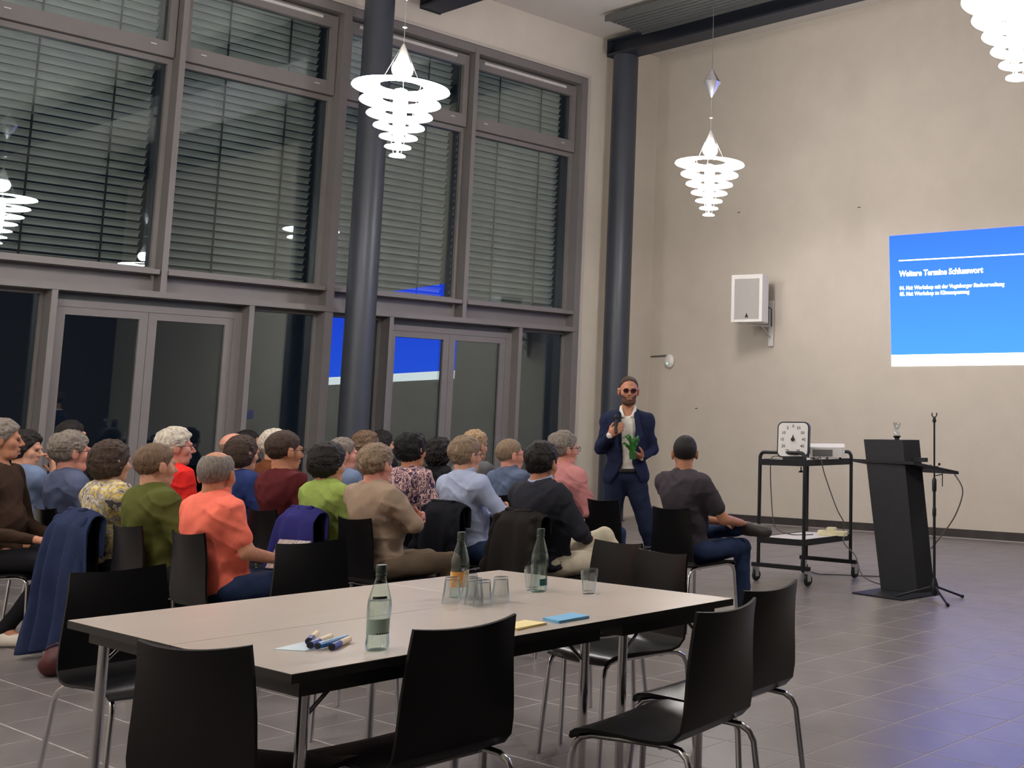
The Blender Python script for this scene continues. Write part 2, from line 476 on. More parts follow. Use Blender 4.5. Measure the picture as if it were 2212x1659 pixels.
# double glass doors
nd = 0
for (a, b) in ((4.77, 6.72), (8.45, 10.40)):
    nd += 1
    dr = empty('door_%d' % nd, (0, 0, 0), kind='structure')
    for yy in (a, b): bar(dr, 'door_post', GX - 0.02, FX + 0.005, yy - 0.028, yy + 0.028, 0, 2.70)
    bar(dr, 'head_frame', GX - 0.02, GX + 0.07, a, b, 2.55, 2.62)
    bar(dr, 'head_panel', GX - 0.02, GX + 0.02, a, b, 2.62, 2.70, M_GRILLE)
    bar(dr, 'door_frame', GX - 0.02, GX + 0.07, a + 0.028, a + 0.08, 0, 2.55)
    bar(dr, 'door_frame', GX - 0.02, GX + 0.07, b - 0.12, b - 0.028, 0, 2.55)
    mid = (a + b) / 2 - 0.03
    for k, (q0, q1) in enumerate(((a + 0.08, mid), (mid + 0.004, b - 0.12))):
        leaf = bar(dr, 'door_leaf', GX - 0.01, GX + 0.06, q0, q0 + 0.085, 0.01, 2.55)
        bar(leaf, 'stile', GX - 0.01, GX + 0.06, q1 - 0.085, q1, 0.01, 2.55)
        bar(leaf, 'rail', GX - 0.01, GX + 0.06, q0 + 0.085, q1 - 0.085, 2.47, 2.55)
        bar(leaf, 'rail', GX - 0.01, GX + 0.06, q0 + 0.085, q1 - 0.085, 0.01, 0.12)
        bar(leaf, 'door_pane', GX + 0.01, GX + 0.03, q0 + 0.085, q1 - 0.085, 0.12, 2.47, M_PANE)
    h = MB().tube([(GX + 0.06, mid + 0.05, 1.05), (GX + 0.12, mid + 0.05, 1.05), (GX + 0.12, mid + 0.17, 1.05)], 0.011, 8)
    h.box(GX + 0.06, GX + 0.075, mid + 0.025, mid + 0.075, 0.93, 1.13)
    h.build('door_handle', M_ALU, dr, True)
# small blue sticker on the side light
s = MB().box(GX + 0.008, GX + 0.010, 6.80, 6.93, 1.42, 1.52).build('sticker', mat('blue_sticker', rgb(38, 52, 92), 0.5), bpy.data.objects['window_6'])
# outside venetian blinds
slat_prof = [(-0.040, -0.012), (-0.02, -0.002), (0.0, 0.003), (0.02, 0.002), (0.040, -0.003)]
BX = GX - 0.16
sides = ['left-hand window bay, cut by the frame edge', 'bay left of the tall round column', 'bay partly behind the tall round column', 'bay nearest the white corner pier']
for i, (a, b) in enumerate(bays):
    L0, L1 = a - 0.02, b - 0.10
    bl = empty('venetian_blind', (BX, (a + b) / 2, 3.0), 0, 'grey slatted outside blind behind the ' + sides[i], 'blind', 'outside blinds of the window wall')
    sm = MB()
    c_, s_ = math.cos(0.66), math.sin(0.66)
    top = [(y * c_ - z * s_, y * s_ + z * c_) for y, z in slat_prof]
    low = [(p, q - 0.0025) for p, q in reversed(top)]
    pr = top + low; n = len(pr); ya, yb = L0 - (a + b) / 2, L1 - (a + b) / 2
    sm.add([(p, ya, q) for p, q in pr] + [(p, yb, q) for p, q in pr], [tuple(range(n)), tuple(reversed(range(n, 2 * n)))] + [(k, n + k, n + (k + 1) % n, (k + 1) % n) for k in range(n)])
    me = sm.mesh('slat', M_SLAT)
    z = 0.06
    while z < 3.52:
        link_mesh('slat', me, bl, (0, 0, z)); z += 0.0895
    for fr in (0.36, 0.78):
        yy = ya + (yb - ya) * fr
        MB().box(0.045, 0.048, yy - 0.010, yy + 0.010, 0.02, 3.55).build('ladder_tape', M_DARK, bl)
    MB().box(-0.04, 0.04, ya, yb, -0.02, 0.025).build('bottom_rail', M_SLAT, bl)
    MB().box(-0.03, 0.03, yb + 0.03, yb + 0.075, -0.05, 3.6).build('guide_rail', M_STEEL, bl)
# outdoors: dark paving and hedge in the night
struct('ground', MB().box(-40, X0 - 0.5, -20, 40, -0.2, -0.05), mat('night_paving', rgb(60, 60, 58), 0.9))
M_LEAF = mat('hedge_leaf', rgb(44, 66, 34), 0.8, var=0.4, scale=20)
for k, (sx, sy, sr, lab) in enumerate(((-15.6, 5.7, 0.55, 'rounded dark green shrub outside the left glass door'), (-16.4, 4.5, 0.8, 'larger dark shrub outside at the far left side light'))):
    def fn(P, r=sr):
        q = P
        return np.linalg.norm(q - A3((0, 0, r * 0.9)), axis=-1) - r + 0.06 * np.sin(q[..., 0] * 23) * np.sin(q[..., 1] * 27) * np.sin(q[..., 2] * 25)
    tag(soft('shrub', fn, ((-sr - .15, sr + .15), (-sr - .15, sr + .15), (-0.1, 2 * sr + .15)), 0.05, M_LEAF, loc=(sx, sy, -0.05)), lab, 'shrub')

# ------------------------------------------------------------------ columns, beams, ceiling grille
def column(x, y, r, h, lab):
    t = empty('steel_column', (x, y, 0), 0, lab, 'column')
    MB().lathe([(r, 0), (r, h)], 40).build('shaft', M_STEEL, t, True)
    MB().lathe([(r + 0.02, 0), (r + 0.02, 0.012)], 40).build('base_ring', M_STEEL, t, True)
    return t
column(-13.20, 7.77, 0.170, ZC, 'tall grey round steel column standing in front of the middle windows')
column(-13.22, 11.76, 0.185, 6.86, 'dark round steel column in the room corner behind the speaking man')
def ibeam(x0, x1, y, z0, z1, lab, wf=0.15):
    t = empty('steel_beam', ((x0 + x1) / 2, y, z0), 0, lab, 'beam')
    L = (x1 - x0) / 2; h = z1 - z0
    MB().box(-L, L, -wf, wf, 0, 0.03).build('bottom_flange', M_BEAM, t)
    MB().box(-L, L, -0.02, 0.02, 0.03, h - 0.03).build('web', M_BEAM, t)
    MB().box(-L, L, -wf, wf, h - 0.03, h).build('top_flange', M_BEAM, t)
    MB().box(-L - 0.015, -L, -wf, wf, -0.01, h).build('end_plate', M_BEAM, t)
    return t
ibeam(-13.42, X1 - 0.05, 11.72, 6.86, 7.12, 'black steel beam under the ceiling along the end wall')
ibeam(-13.45, X1 - 0.05, 8.62, 6.70, 7.15, 'black steel beam end at the top edge of the picture beside the lamp cable')
g = empty('ceiling_grille', (-8.6, 11.22, 7.06), 0, 'dark ribbed heating panel hung under the ceiling before the end wall beam', 'ceiling panel')
MB().box(-4.05, 10, -0.34, 0.34, 0.055, 0.075).build('back_sheet', M_GRILLE, g)
rib = MB().box(-4.05, 10, -0.03, 0.03, 0.0, 0.055).mesh('slat', M_GRILLE)
for k in range(8): link_mesh('slat', rib, g, (0, -0.30 + k * 0.0857, 0))
for yy in (-0.36, 0.34): MB().box(-4.08, 10, yy, yy + 0.02, -0.01, 0.08).build('edge_rail', M_GRILLE, g)

# ------------------------------------------------------------------ pendant lamps
def make_lamp():
    t = empty('pendant_lamp')
    RR = [0.40, 0.332, 0.270, 0.209, 0.156, 0.108, 0.067]
    ZZ = [0.0, -0.127, -0.242, -0.345, -0.440, -0.527, -0.606]
    for r, z in zip(RR, ZZ):
        ri = r * 0.46; dr = 0.006 + 0.012 * r
        MB().lathe([(ri, z + dr), (r - 0.012, z - dr), (r, z - dr), (r - 0.004, z - dr + 0.010), (ri, z + dr + 0.010)], 48, closed=True).build('ring', M_RING, t, True)
    MB().lathe([(0.006, -0.60), (0.008, -0.53), (0.022, -0.50), (0.045, -0.42), (0.06, -0.15), (0.05, -0.02), (0.0, 0.0)], 20).build('added_core', M_CORE, t, True)  # glowing core added inside the rings to send more light downwards
    MB().sphere((0, 0, 0.165), 0.088, 24, 14).build('bulb', M_BULB, t, True)
    MB().lathe([(0.0, 0.40), (0.008, 0.395), (0.062, 0.235), (0.058, 0.228), (0.0, 0.30)], 24).build('socket_cone', M_WHITE, t, True)
    for k in range(3):
        a = 2 * math.pi * k / 3 + 0.4
        pts = [(0.012 * math.cos(a), 0.012 * math.sin(a), 0.385)] + [(r * 0.48 * math.cos(a), r * 0.48 * math.sin(a), z) for r, z in zip(RR, ZZ)]
        MB().tube(pts, 0.0022, 5).build('suspension_wire', M_ALU, t)
    MB().lathe([(0, 0.56), (0.022, 0.552), (0.022, 0.545), (0, 0.535)], 16).build('bead', M_ALU, t, True)
    MB().lathe([(0.0, 0.79), (0.012, 0.80), (0.105, 0.975), (0.012, 1.135), (0.0, 1.14)], 32).build('counterweight', M_ALU, t, 30)
    MB().tube([(0, 0, 0.39), (0, 0, 0.80)], 0.003, 6).build('cable', M_ALU, t)
    return t
LAMP = make_lamp()
lamps = [(-9.30, 5.72, 4.30, 'glowing tiered ring pendant lamp in front of the tall round column'), (-9.52, 9.80, 4.40, 'glowing tiered ring pendant lamp hanging in front of the white end wall'),
         (-3.36, 6.05, 4.08, 'glowing tiered ring pendant lamp cut by the top right corner'), (-3.4, 9.9, 4.3, 'tiered ring pendant lamp over the right of the stage, outside the picture'),
         (-9.5, 1.65, 4.3, 'tiered ring pendant lamp left of the picture near the windows'), (-6.2, 1.3, 4.3, 'unseen pendant lamp added behind the audience to light their backs'),  # second lamp here is unseen, added to brighten the audience's backs
         (-4.2, -2.2, 4.3, 'unseen pendant lamp added to light the audience from behind the camera'), (-8.8, -2.3, 4.3, 'tiered ring pendant lamp behind the camera on the window side, added unseen to light the audience')]  # both unseen, added to light the seated people from the rear
for i, (x, y, z, lab) in enumerate(lamps):
    o = LAMP if i == 0 else copy_tree(LAMP)
    o.location = (x, y, z)
    tag(o, lab, 'lamp', 'tiered pendant lamps of the hall')
    MB().tube([(0, 0, 1.13), (0, 0, ZC - z)], 0.004, 6).build('ceiling_cable', M_ALU, o)
    MB().lathe([(0.05, ZC - z - 0.03), (0.05, ZC - z)], 16).build('ceiling_rose', M_ALU, o, True)

# ------------------------------------------------------------------ projected slide on the end wall
sl = empty('projected_slide', (-7.05, Y1 - 0.004, 2.1), 0, 'bright blue projected slide with white German text on the end wall', 'slide')
ms = emit('slide_blue', (0.03, 0.12, 1, 1), 2.2 * SLIDE_L)
nt = ms.node_tree; em = [n for n in nt.nodes if n.type == 'EMISSION'][0]
tc = nt.nodes.new('ShaderNodeTexCoord'); sep = nt.nodes.new('ShaderNodeSeparateXYZ'); nt.links.new(tc.outputs['Object'], sep.inputs[0])
mr = nt.nodes.new('ShaderNodeMapRange'); mr.inputs[1].default_value = 1.8; mr.inputs[2].default_value = 0.1; nt.links.new(sep.outputs[2], mr.inputs[0])
rp = nt.nodes.new('ShaderNodeValToRGB'); rp.color_ramp.elements[0].color = (0.017, 0.068, 0.95, 1); rp.color_ramp.elements[1].color = (0.029, 0.125, 1.0, 1)
nt.links.new(mr.outputs[0], rp.inputs[0]); nt.links.new(rp.outputs[0], em.inputs[0])
SLW = emit('slide_white', (1, 1, 1, 1), 2.4 * SLIDE_L)
def sq(o, pts, d=0.0):   # flat picture area given by wall corners (x, z)
    v = [(x + 7.05, -d, z - 2.1) for x, z in pts] + [(x + 7.05, 0.003, z - 2.1) for x, z in pts]
    n = len(pts)
    return MB().add(v, [tuple(range(n)), tuple(reversed(range(n, 2 * n)))] + [(i, n + i, n + (i + 1) % n, (i + 1) % n) for i in range(n)])
SXR = -4.95
sq(sl, [(-9.09, 3.905), (-9.045, 2.305), (SXR, 2.25), (SXR, 3.80)]).build('slide_field', ms, sl)
sq(sl, [(-9.045, 2.305), (-9.04, 2.155), (SXR, 2.10), (SXR, 2.25)]).build('slide_footer', SLW, sl)
sq(sl, [(-8.93, 3.565), (-8.93, 3.55), (-5.2, 3.437), (-5.2, 3.452)], 0.002).build('slide_rule', SLW, sl)
def slide_text(txt, x, z, size, name, bold):
    M = Matrix.Translation((x + 7.05, -0.004, z - 2.1)) @ Matrix.Rotation(math.radians(1.6), 4, 'Y') @ Matrix.Rotation(math.pi / 2, 4, 'X')
    return text_mesh(txt, size, SLW, name, sl, M, bold)
slide_text('Weitere Termine Schlusswort', -8.92, 3.345, 0.105, 'slide_heading', 0.004)
slide_text('04. Mai: Workshop mit der Vogtsburger Stadtverwaltung', -8.915, 3.165, 0.069, 'slide_text_line', 0.0025)
slide_text('05. Mai: Workshop zu Klimaanpassung', -8.91, 3.085, 0.069, 'slide_text_line', 0.0025)

# ------------------------------------------------------------------ loudspeaker, detector on the end wall
sp = empty('wall_loudspeaker', (-11.12, 12.38, 2.79), math.radians(17), 'white boxy loudspeaker on a bracket on the end wall', 'loudspeaker')
bx = MB().prism([(-0.235, -0.20), (0.235, -0.20), (0.215, 0.04), (0.13, 0.20), (-0.13, 0.20), (-0.215, 0.04)], 0, 0.66)
bx.build('cabinet', M_WHITE, sp)
MB().box(-0.19, 0.19, -0.208, -0.198, 0.035, 0.60).build('grille', mat('speaker_grille', rgb(172, 168, 163), 0.7, var=0.2, scale=300), sp)
for (a0, a1, c0, c1) in ((-0.235, -0.19, 0, 0.66), (0.19, 0.235, 0, 0.66), (-0.19, 0.19, 0, 0.035), (-0.19, 0.19, 0.60, 0.66)):
    MB().box(a0, a1, -0.215, -0.20, c0, c1).build('rim', M_WHITE, sp)
MB().add([(-0.026, -0.211, 0.062), (0.026, -0.211, 0.062), (0.0, -0.211, 0.125), (-0.026, -0.207, 0.062), (0.026, -0.207, 0.062), (0, -0.207, 0.125)], [(0, 1, 2), (5, 4, 3), (0, 3, 4, 1), (1, 4, 5, 2), (2, 5, 3, 0)]).build('badge', M_BLACK, sp)
MB().box(-0.1, 0.1, 0.2, 0.205, 0.1, 0.5).build('rear_panel', mat('speaker_rear', rgb(80, 84, 150), 0.5), sp)
br = MB().tube([(-0.04, -0.05, -0.02), (0.10, 0.38, -0.02)], 0.012, 8).tube([(0.04, 0.20, -0.02), (0.11, 0.40, -0.20)], 0.010, 8)
br.build('bracket_arm', M_ALU, sp)
MB().box(0.075, 0.145, 0.375, 0.40, -0.30, 0.35).build('wall_plate', M_WHITE, sp)
MB().tube([(0.12, 0.2, 0.25), (0.16, 0.28, 0.22), (0.15, 0.30, 0.05), (0.12, 0.38, -0.02)], 0.007, 6).build('plug_lead', M_DARK, sp)
dt = empty('emergency_light', (-13.16, Y1 - 0.04, 2.27), 0, 'small white domed safety lamp with a green diode on the end wall', 'wall light')
MB().sphere((0, 0.0, 0.06), (0.095, 0.05, 0.105), 20, 12).build('dome', M_WHITE, dt, True)
MB().sphere((0, -0.048, 0.02), 0.010, 10, 6).build('diode', emit('green_diode', (0.25, 1.0, 0.5, 1), 3.0), dt, True)
MB().tube([(-0.43, 0.025, 0.14), (-0.02, 0.025, 0.145)], 0.010, 8).build('conduit', M_CABLE, dt, True)

# ------------------------------------------------------------------ chairs
def make_chair():
    t = empty('stacking_chair')
    prof = [(0.228, 0.408), (0.218, 0.428), (0.195, 0.441), (0.14, 0.448), (0.05, 0.444), (-0.05, 0.436), (-0.12, 0.434), (-0.165, 0.444), (-0.193, 0.472), (-0.206, 0.52),
            (-0.214, 0.58), (-0.221, 0.645), (-0.231, 0.71), (-0.242, 0.768), (-0.252, 0.825)]
    wid = [0.205, 0.212, 0.217, 0.219, 0.217, 0.212, 0.207, 0.204, 0.202, 0.200, 0.196, 0.191, 0.185, 0.180, 0.176]
    def shell(i0, i1, name):
        V = []; F = []; n = 13; th = 0.011
        rows = range(i0, i1 + 1)
        for side in (0, 1):
            for i in rows:
                y, z = prof[i]
                a = prof[max(i - 1, 0)]; b = prof[min(i + 1, len(prof) - 1)]
                ty, tz = b[0] - a[0], b[1] - a[1]; L = math.hypot(ty, tz); ny, nz = tz / L, -ty / L   # towards the sitter
                back = max(0.0, min(1.0, (z - 0.47) / 0.30))
                for k in range(n):
                    u = -1 + 2 * k / (n - 1)
                    x = wid[i] * u
                    cy = back * 0.030 * u * u; cz = 0.0
                    if i >= len(prof) - 1: cz = 0.014 * u * u - 0.008
                    if i < 8: cz = 0.008 * u * u * (1 - i / 9)
                    off = -th * side
                    V.append((x, y + cy + ny * off, z + cz + nz * off))
        m = len(rows)
        def vi(s, i, k): return s * m * n + i * n + k
        for i in range(m - 1):
            for k in range(n - 1):
                F.append((vi(0, i, k), vi(0, i + 1, k), vi(0, i + 1, k + 1), vi(0, i, k + 1)))
                F.append((vi(1, i, k), vi(1, i, k + 1), vi(1, i + 1, k + 1), vi(1, i + 1, k)))
            for k in (0, n - 1):
                q = (vi(0, i, k), vi(1, i, k), vi(1, i + 1, k), vi(0, i + 1, k)); F.append(q if k == 0 else q[::-1])
        for i in (0, m - 1):
            for k in range(n - 1):
                q = (vi(0, i, k), vi(0, i, k + 1), vi(1, i, k + 1), vi(1, i, k)); F.append(q if i == 0 else q[::-1])
        o = MB().add(V, F).build(name, M_CHAIR, t, 35)
        return o
    shell(0, 8, 'seat'); shell(8, 14, 'backrest')
    for sx in (-1, 1):
        fr = [(sx * 0.215, 0.245, 0.0), (sx * 0.195, 0.222, 0.36), (sx * 0.192, 0.212, 0.395), (sx * 0.188, 0.19, 0.416), (sx * 0.182, 0.15, 0.424), (sx * 0.17, 0.0, 0.420)]
        MB().tube(fr, 0.0105, 10).build('leg', M_CHROME, t, 50)
        rr = [(sx * 0.215, -0.265, 0.0), (sx * 0.190, -0.225, 0.36), (sx * 0.185, -0.21, 0.392), (sx * 0.178, -0.18, 0.411), (sx * 0.17, -0.13, 0.418), (sx * 0.17, 0.0, 0.420)]
        MB().tube(rr, 0.0105, 10).build('leg', M_CHROME, t, 50)
    MB().tube([(-0.17, 0.06, 0.418), (0.17, 0.06, 0.418)], 0.010, 8).tube([(-0.17, -0.10, 0.412), (0.17, -0.10, 0.412)], 0.010, 8).build('seat_frame', M_CHROME, t, True)
    return t
CHAIR = make_chair(); chair_used = [False]
def chair(x, y, rz_deg, label, group):
    if not chair_used[0]: o = CHAIR; chair_used[0] = True
    else: o = copy_tree(CHAIR)
    o.location = (x, y, 0); o.rotation_euler = (0, 0, math.radians(rz_deg))
    return tag(o, label, 'chair', group)
GT = 'black chairs around the white tables'
chair(-3.47, 1.79, 23, 'black chair at the near table end, its back nearest the camera on the left', GT)
chair(-3.325, 2.212, 91, 'black chair on the near table side, its back right beside the yellow paper', GT)
chair(-2.934, 2.878, 101, 'black chair right of the table with the bright reflection on its seat', GT)
chair(-3.131, 3.331, 98, 'black chair rearmost on the right table side, towards the rolling cart', GT)
chair(-5.05, 2.17, 273, 'empty black chair left of the table, facing the camera beside the hanging blue coat', GT)
chair(-5.498, 3.194, 271, 'empty black chair behind the long table side, in front of the blue jacket', GT)
chair(-4.06, 3.69, 175, 'empty black chair at the far table end, right behind the lone drinking glass', GT)
chair(-4.545, 3.87, 178, 'empty black chair at the far table end, the more distant of the two there', GT)
chair(-7.118, 6.464, 3, 'empty black audience chair between the pink shirt and the dark T-shirt', 'audience chairs')

# ------------------------------------------------------------------ tables
TZ = 0.745
def table(x0, x1, y0, y1, lab):
    t = empty('folding_table', ((x0 + x1) / 2, (y0 + y1) / 2, 0), 0, lab, 'table', 'white tables pushed together')
    a, b = (x1 - x0) / 2 - 0.0015, (y1 - y0) / 2 - 0.0015
    MB().box(-a, a, -b, b, TZ - 0.026, TZ - 0.0015).build('edge_band', M_TEDGE, t)
    MB().bbox(-a + 0.001, a - 0.001, -b + 0.001, b - 0.001, TZ - 0.0016, TZ, 0.0008).build('table_top', M_TABLE, t)
    for (p, q, r, s) in ((-a + .05, a - .05, -b + .05, -b + .07), (-a + .05, a - .05, b - .07, b - .05), (-a + .05, -a + .07, -b + .07, b - .07), (a - .07, a - .05, -b + .07, b - .07)):
        MB().box(p, q, r, s, TZ - 0.075, TZ - 0.026).build('apron', M_TEDGE, t)
    for sx in (-1, 1):
        for sy in (-1, 1):
            lx, ly = sx * (a - 0.085), sy * (b - 0.085)
            l = MB().tube([(lx, ly, 0.012), (lx, ly, TZ - 0.03)], 0.0165, 12).build('leg', M_CHROME, t, True)
            MB().tube([(lx, ly, 0), (lx, ly, 0.018)], 0.020, 12).build('foot', M_DARK, l, True)
    for sy in (-1, 1):
        ly = sy * (b - 0.085)
        for sx in (-1, 1):
            MB().tube([(sx * (a - 0.085), ly, 0.60), (sx * (a - 0.085), ly - sy * 0.12, TZ - 0.03)], 0.006, 6).build('folding_brace', M_CHROME, t, True)
    return t
TX0, TXM, TX1, TY0, TYM, TY1 = -4.625, -3.885, -3.185, 1.745, 2.905, 3.47
table(TX0, TXM, TY0, TYM, 'white black-edged table away from the camera, under the empty left half')
table(TXM, TX1, TY0, TYM, 'white black-edged table nearest the camera, carrying the markers')
table(TX0, TX1, TYM, TY1, 'white black-edged table set crosswise at the far end')

# ------------------------------------------------------------------ bottles, glasses, paper, pens
M_BGLASS = thin_glass('bottle_glass', (0.88, 0.95, 0.91, 1), base=0.05, power=2.5, edge=(0.30, 0.38, 0.34, 1), gain=0.7)
M_WATER = thin_glass('water', (0.95, 0.97, 0.96, 1), base=0.03, power=3.0, edge=(0.62, 0.66, 0.64, 1))
M_TUMBLER = thin_glass('tumbler_glass', (0.93, 0.94, 0.94, 1), base=0.07, power=2.2, edge=(0.60, 0.62, 0.64, 1), gain=0.8)
M_CAP = mat('green_cap', rgb(52, 66, 58), 0.4)
M_LABEL = mat('clear_label', rgb(150, 172, 160), 0.6)
M_LABG = mat('dark_green_label', rgb(22, 84, 76), 0.5)
M_LABO = patterned('fruit_label', [rgb(214, 186, 130), rgb(222, 150, 70), rgb(228, 205, 160)], 30, 0.5)
BP = [(0.0, 0.0), (0.028, 0.0), (0.0325, 0.006), (0.0335, 0.02), (0.0315, 0.045), (0.0315, 0.085), (0.034, 0.10), (0.0342, 0.125), (0.032, 0.145), (0.025, 0.172), (0.0175, 0.197), (0.0135, 0.212), (0.013, 0.228)]
def bottle(x, y, fill, lab, style):
    t = empty('water_bottle', (x, y, TZ), 0, lab, 'bottle')
    MB().lathe(BP, 28).build('glass_body', M_BGLASS, t, True)
    MB().lathe([(0.0145, 0.222), (0.0155, 0.224), (0.0155, 0.243), (0.014, 0.246), (0.0, 0.2465)], 20).build('cap', M_CAP, t, True)
    MB().lathe([(0.0148, 0.212), (0.0158, 0.214), (0.0158, 0.219), (0.0148, 0.221)], 20).build('cap_ring', M_CAP, t, True)
    if fill:
        pr = [(max(r - 0.003, 0), z + 0.003) for r, z in BP if z <= fill] + [(np.interp(fill, [z for r, z in BP], [r for r, z in BP]) - 0.003, fill), (0, fill)]
        MB().lathe(pr, 24).build('water', M_WATER, t, True)
    def band(z0, z1, a0, a1, m, name):
        n = 12; v = []
        for z in (z0, z1):
            for k in range(n + 1):
                a = a0 + (a1 - a0) * k / n; r = max(np.interp(z, [q for p, q in BP], [p for p, q in BP]), 0.0) + 0.0006
                v.append((r * math.cos(a), r * math.sin(a), z))
        MB().add(v, [(k, k + 1, n + 2 + k, n + 1 + k) for k in range(n)]).build(name, m, t, True)
    ca = math.atan2(-y, -x)      # side of the label that faces the tables' open side
    if style == 'water':
        band(0.048, 0.092, ca - 1.5, ca + 1.2, M_LABEL, 'label')
        band(0.048, 0.052, ca - 0.2, ca + 1.2, M_BLACK, 'label_line')
        band(0.060, 0.088, ca - 0.15, ca + 0.25, mat('grey_barcode', rgb(110, 115, 135), 0.6), 'label_print')
        band(0.048, 0.066, ca - 1.7, ca - 1.3, M_LABG, 'label_edge')
        band(0.150, 0.157, ca - 0.7, ca + 0.7, M_BLACK, 'printed_word')
    elif style == 'green':
        band(0.026, 0.052, ca + 0.1, ca + 1.3, M_LABG, 'label')
    else:
        band(0.04, 0.098, ca - 2.2, ca + 2.2, M_LABO, 'label')
    return t
bottle(-3.318, 2.071, 0.143, 'tall clear water bottle on the near table, half full', 'water')
bottle(-4.044, 2.852, 0.0, 'empty bottle with an orange fruit label behind the upturned glasses', 'fruit')
bottle(-3.924, 3.133, 0.150, 'water bottle with a dark green label on the far table', 'green')
GP = [(0.0, 0.0), (0.024, 0.0), (0.0255, 0.004), (0.0275, 0.03), (0.0325, 0.065), (0.034, 0.085), (0.0335, 0.095)]
GI = [(0.0318, 0.095), (0.032, 0.085), (0.0305, 0.065), (0.0255, 0.03), (0.0235, 0.010), (0.0, 0.009)]
def glass(x, y, up, lab, group=None):
    t = empty('drinking_glass', (x, y, TZ), 0, lab, 'glass', group)
    pr = GP + GI
    if not up: pr = [(r, 0.095 - z) for r, z in reversed(pr)]
    MB().lathe(pr, 28).build('glass_wall', M_TUMBLER, t, True)
    return t
glass(-3.726, 3.22, True, 'upright empty tumbler standing alone on the far table')
glass(-3.985, 3.15, True, 'upright tumbler close beside the green-label bottle')
for (x, y, w_) in ((-3.935, 2.745, 'leftmost, before the fruit-label bottle'), (-3.965, 2.845, 'rearmost, right of the fruit-label bottle'), (-3.84, 2.775, 'in the middle of the cluster'), (-3.80, 2.86, 'rightmost at the back of the cluster'), (-3.775, 2.765, 'rightmost at the front of the cluster')):
    glass(x, y, False, 'upside-down drinking glass ' + w_, 'upturned glasses')
M_CARDB = mat('pale_card', rgb(205, 222, 228), 0.8, var=0.02)
M_NOTEY = mat('yellow_paper', rgb(240, 222, 160), 0.8, var=0.03)
M_NOTEB = mat('blue_paper', rgb(120, 182, 222), 0.8, var=0.03)
def sheet(name, pts, z0, z1, m, lab, cat, n=1):
    cx = sum(p[0] for p in pts) / len(pts); cy = sum(p[1] for p in pts) / len(pts)
    if n == 1:
        o = MB().prism([(x - cx, y - cy) for x, y in pts], 0, z1 - z0).build(name, m); o.location = (cx, cy, z0); return tag(o, lab, cat)
    t = empty(name, (cx, cy, z0), 0, lab, cat)
    for k in range(n):
        a = (random.random() - 0.5) * 0.12; h = (z1 - z0) / n
        MB().prism([((x - cx) * math.cos(a) - (y - cy) * math.sin(a), (x - cx) * math.sin(a) + (y - cy) * math.cos(a)) for x, y in pts], k * h, (k + 0.85) * h).build('sheet', m, t)
    return t
sheet('card', [(-3.562, 1.892), (-3.462, 1.932), (-3.515, 2.085), (-3.615, 2.045)], TZ, TZ + 0.0025, M_CARDB, 'pale blue card lying under the markers', 'card')
sheet('paper_stack', [(-3.355, 2.51), (-3.255, 2.525), (-3.275, 2.655), (-3.375, 2.64)], TZ, TZ + 0.008, M_NOTEY, 'small stack of yellow paper at the table edge', 'paper', 4)
sheet('paper_stack', [(-3.352, 2.70), (-3.255, 2.692), (-3.262, 2.825), (-3.36, 2.832)], TZ, TZ + 0.010, M_NOTEB, 'small stack of light blue paper at the table edge', 'paper', 4)
M_BEECH = mat('marker_barrel', rgb(226, 205, 165), 0.5)
M_MBLUE = mat('marker_blue', rgb(40, 56, 132), 0.35)
M_MSKY = mat('marker_sky', rgb(46, 120, 178), 0.35)
def marker(p, q, zc, m, lab, barrel=True):
    dx, dy = q[0] - p[0], q[1] - p[1]; L = math.hypot(dx, dy)
    t = empty('marker_pen', (p[0], p[1], zc), math.atan2(dy, dx), lab, 'marker', 'markers on the card')
    MB().tube([(0.0, 0, 0), (0.055, 0, 0)], 0.0105, 12).build('cap', m, t, 30)
    MB().tube([(-0.004, 0, 0), (0.0, 0, 0)], 0.0085, 12).build('cap_end', M_BLACK, t, 30)
    MB().tube([(0.055, 0, 0), (L, 0, 0)], 0.0095, 12).build('barrel', M_BEECH if barrel else m, t, 30)
    return t
z = TZ + 0.0105
marker((-3.540, 1.985), (-3.650, 2.070), z + 0.003, M_MBLUE, 'blue-capped marker leftmost of the four, lying apart')
marker((-3.478, 1.955), (-3.560, 2.065), z + 0.003, M_MBLUE, 'blue-capped marker second from the left, under the light blue one')
marker((-3.447, 1.962), (-3.505, 2.085), z + 0.003, M_MSKY, 'all-blue marker third from the left', False)
marker((-3.412, 1.985), (-3.492, 2.085), z, M_MBLUE, 'blue-capped marker rightmost of the four, towards the bottle')

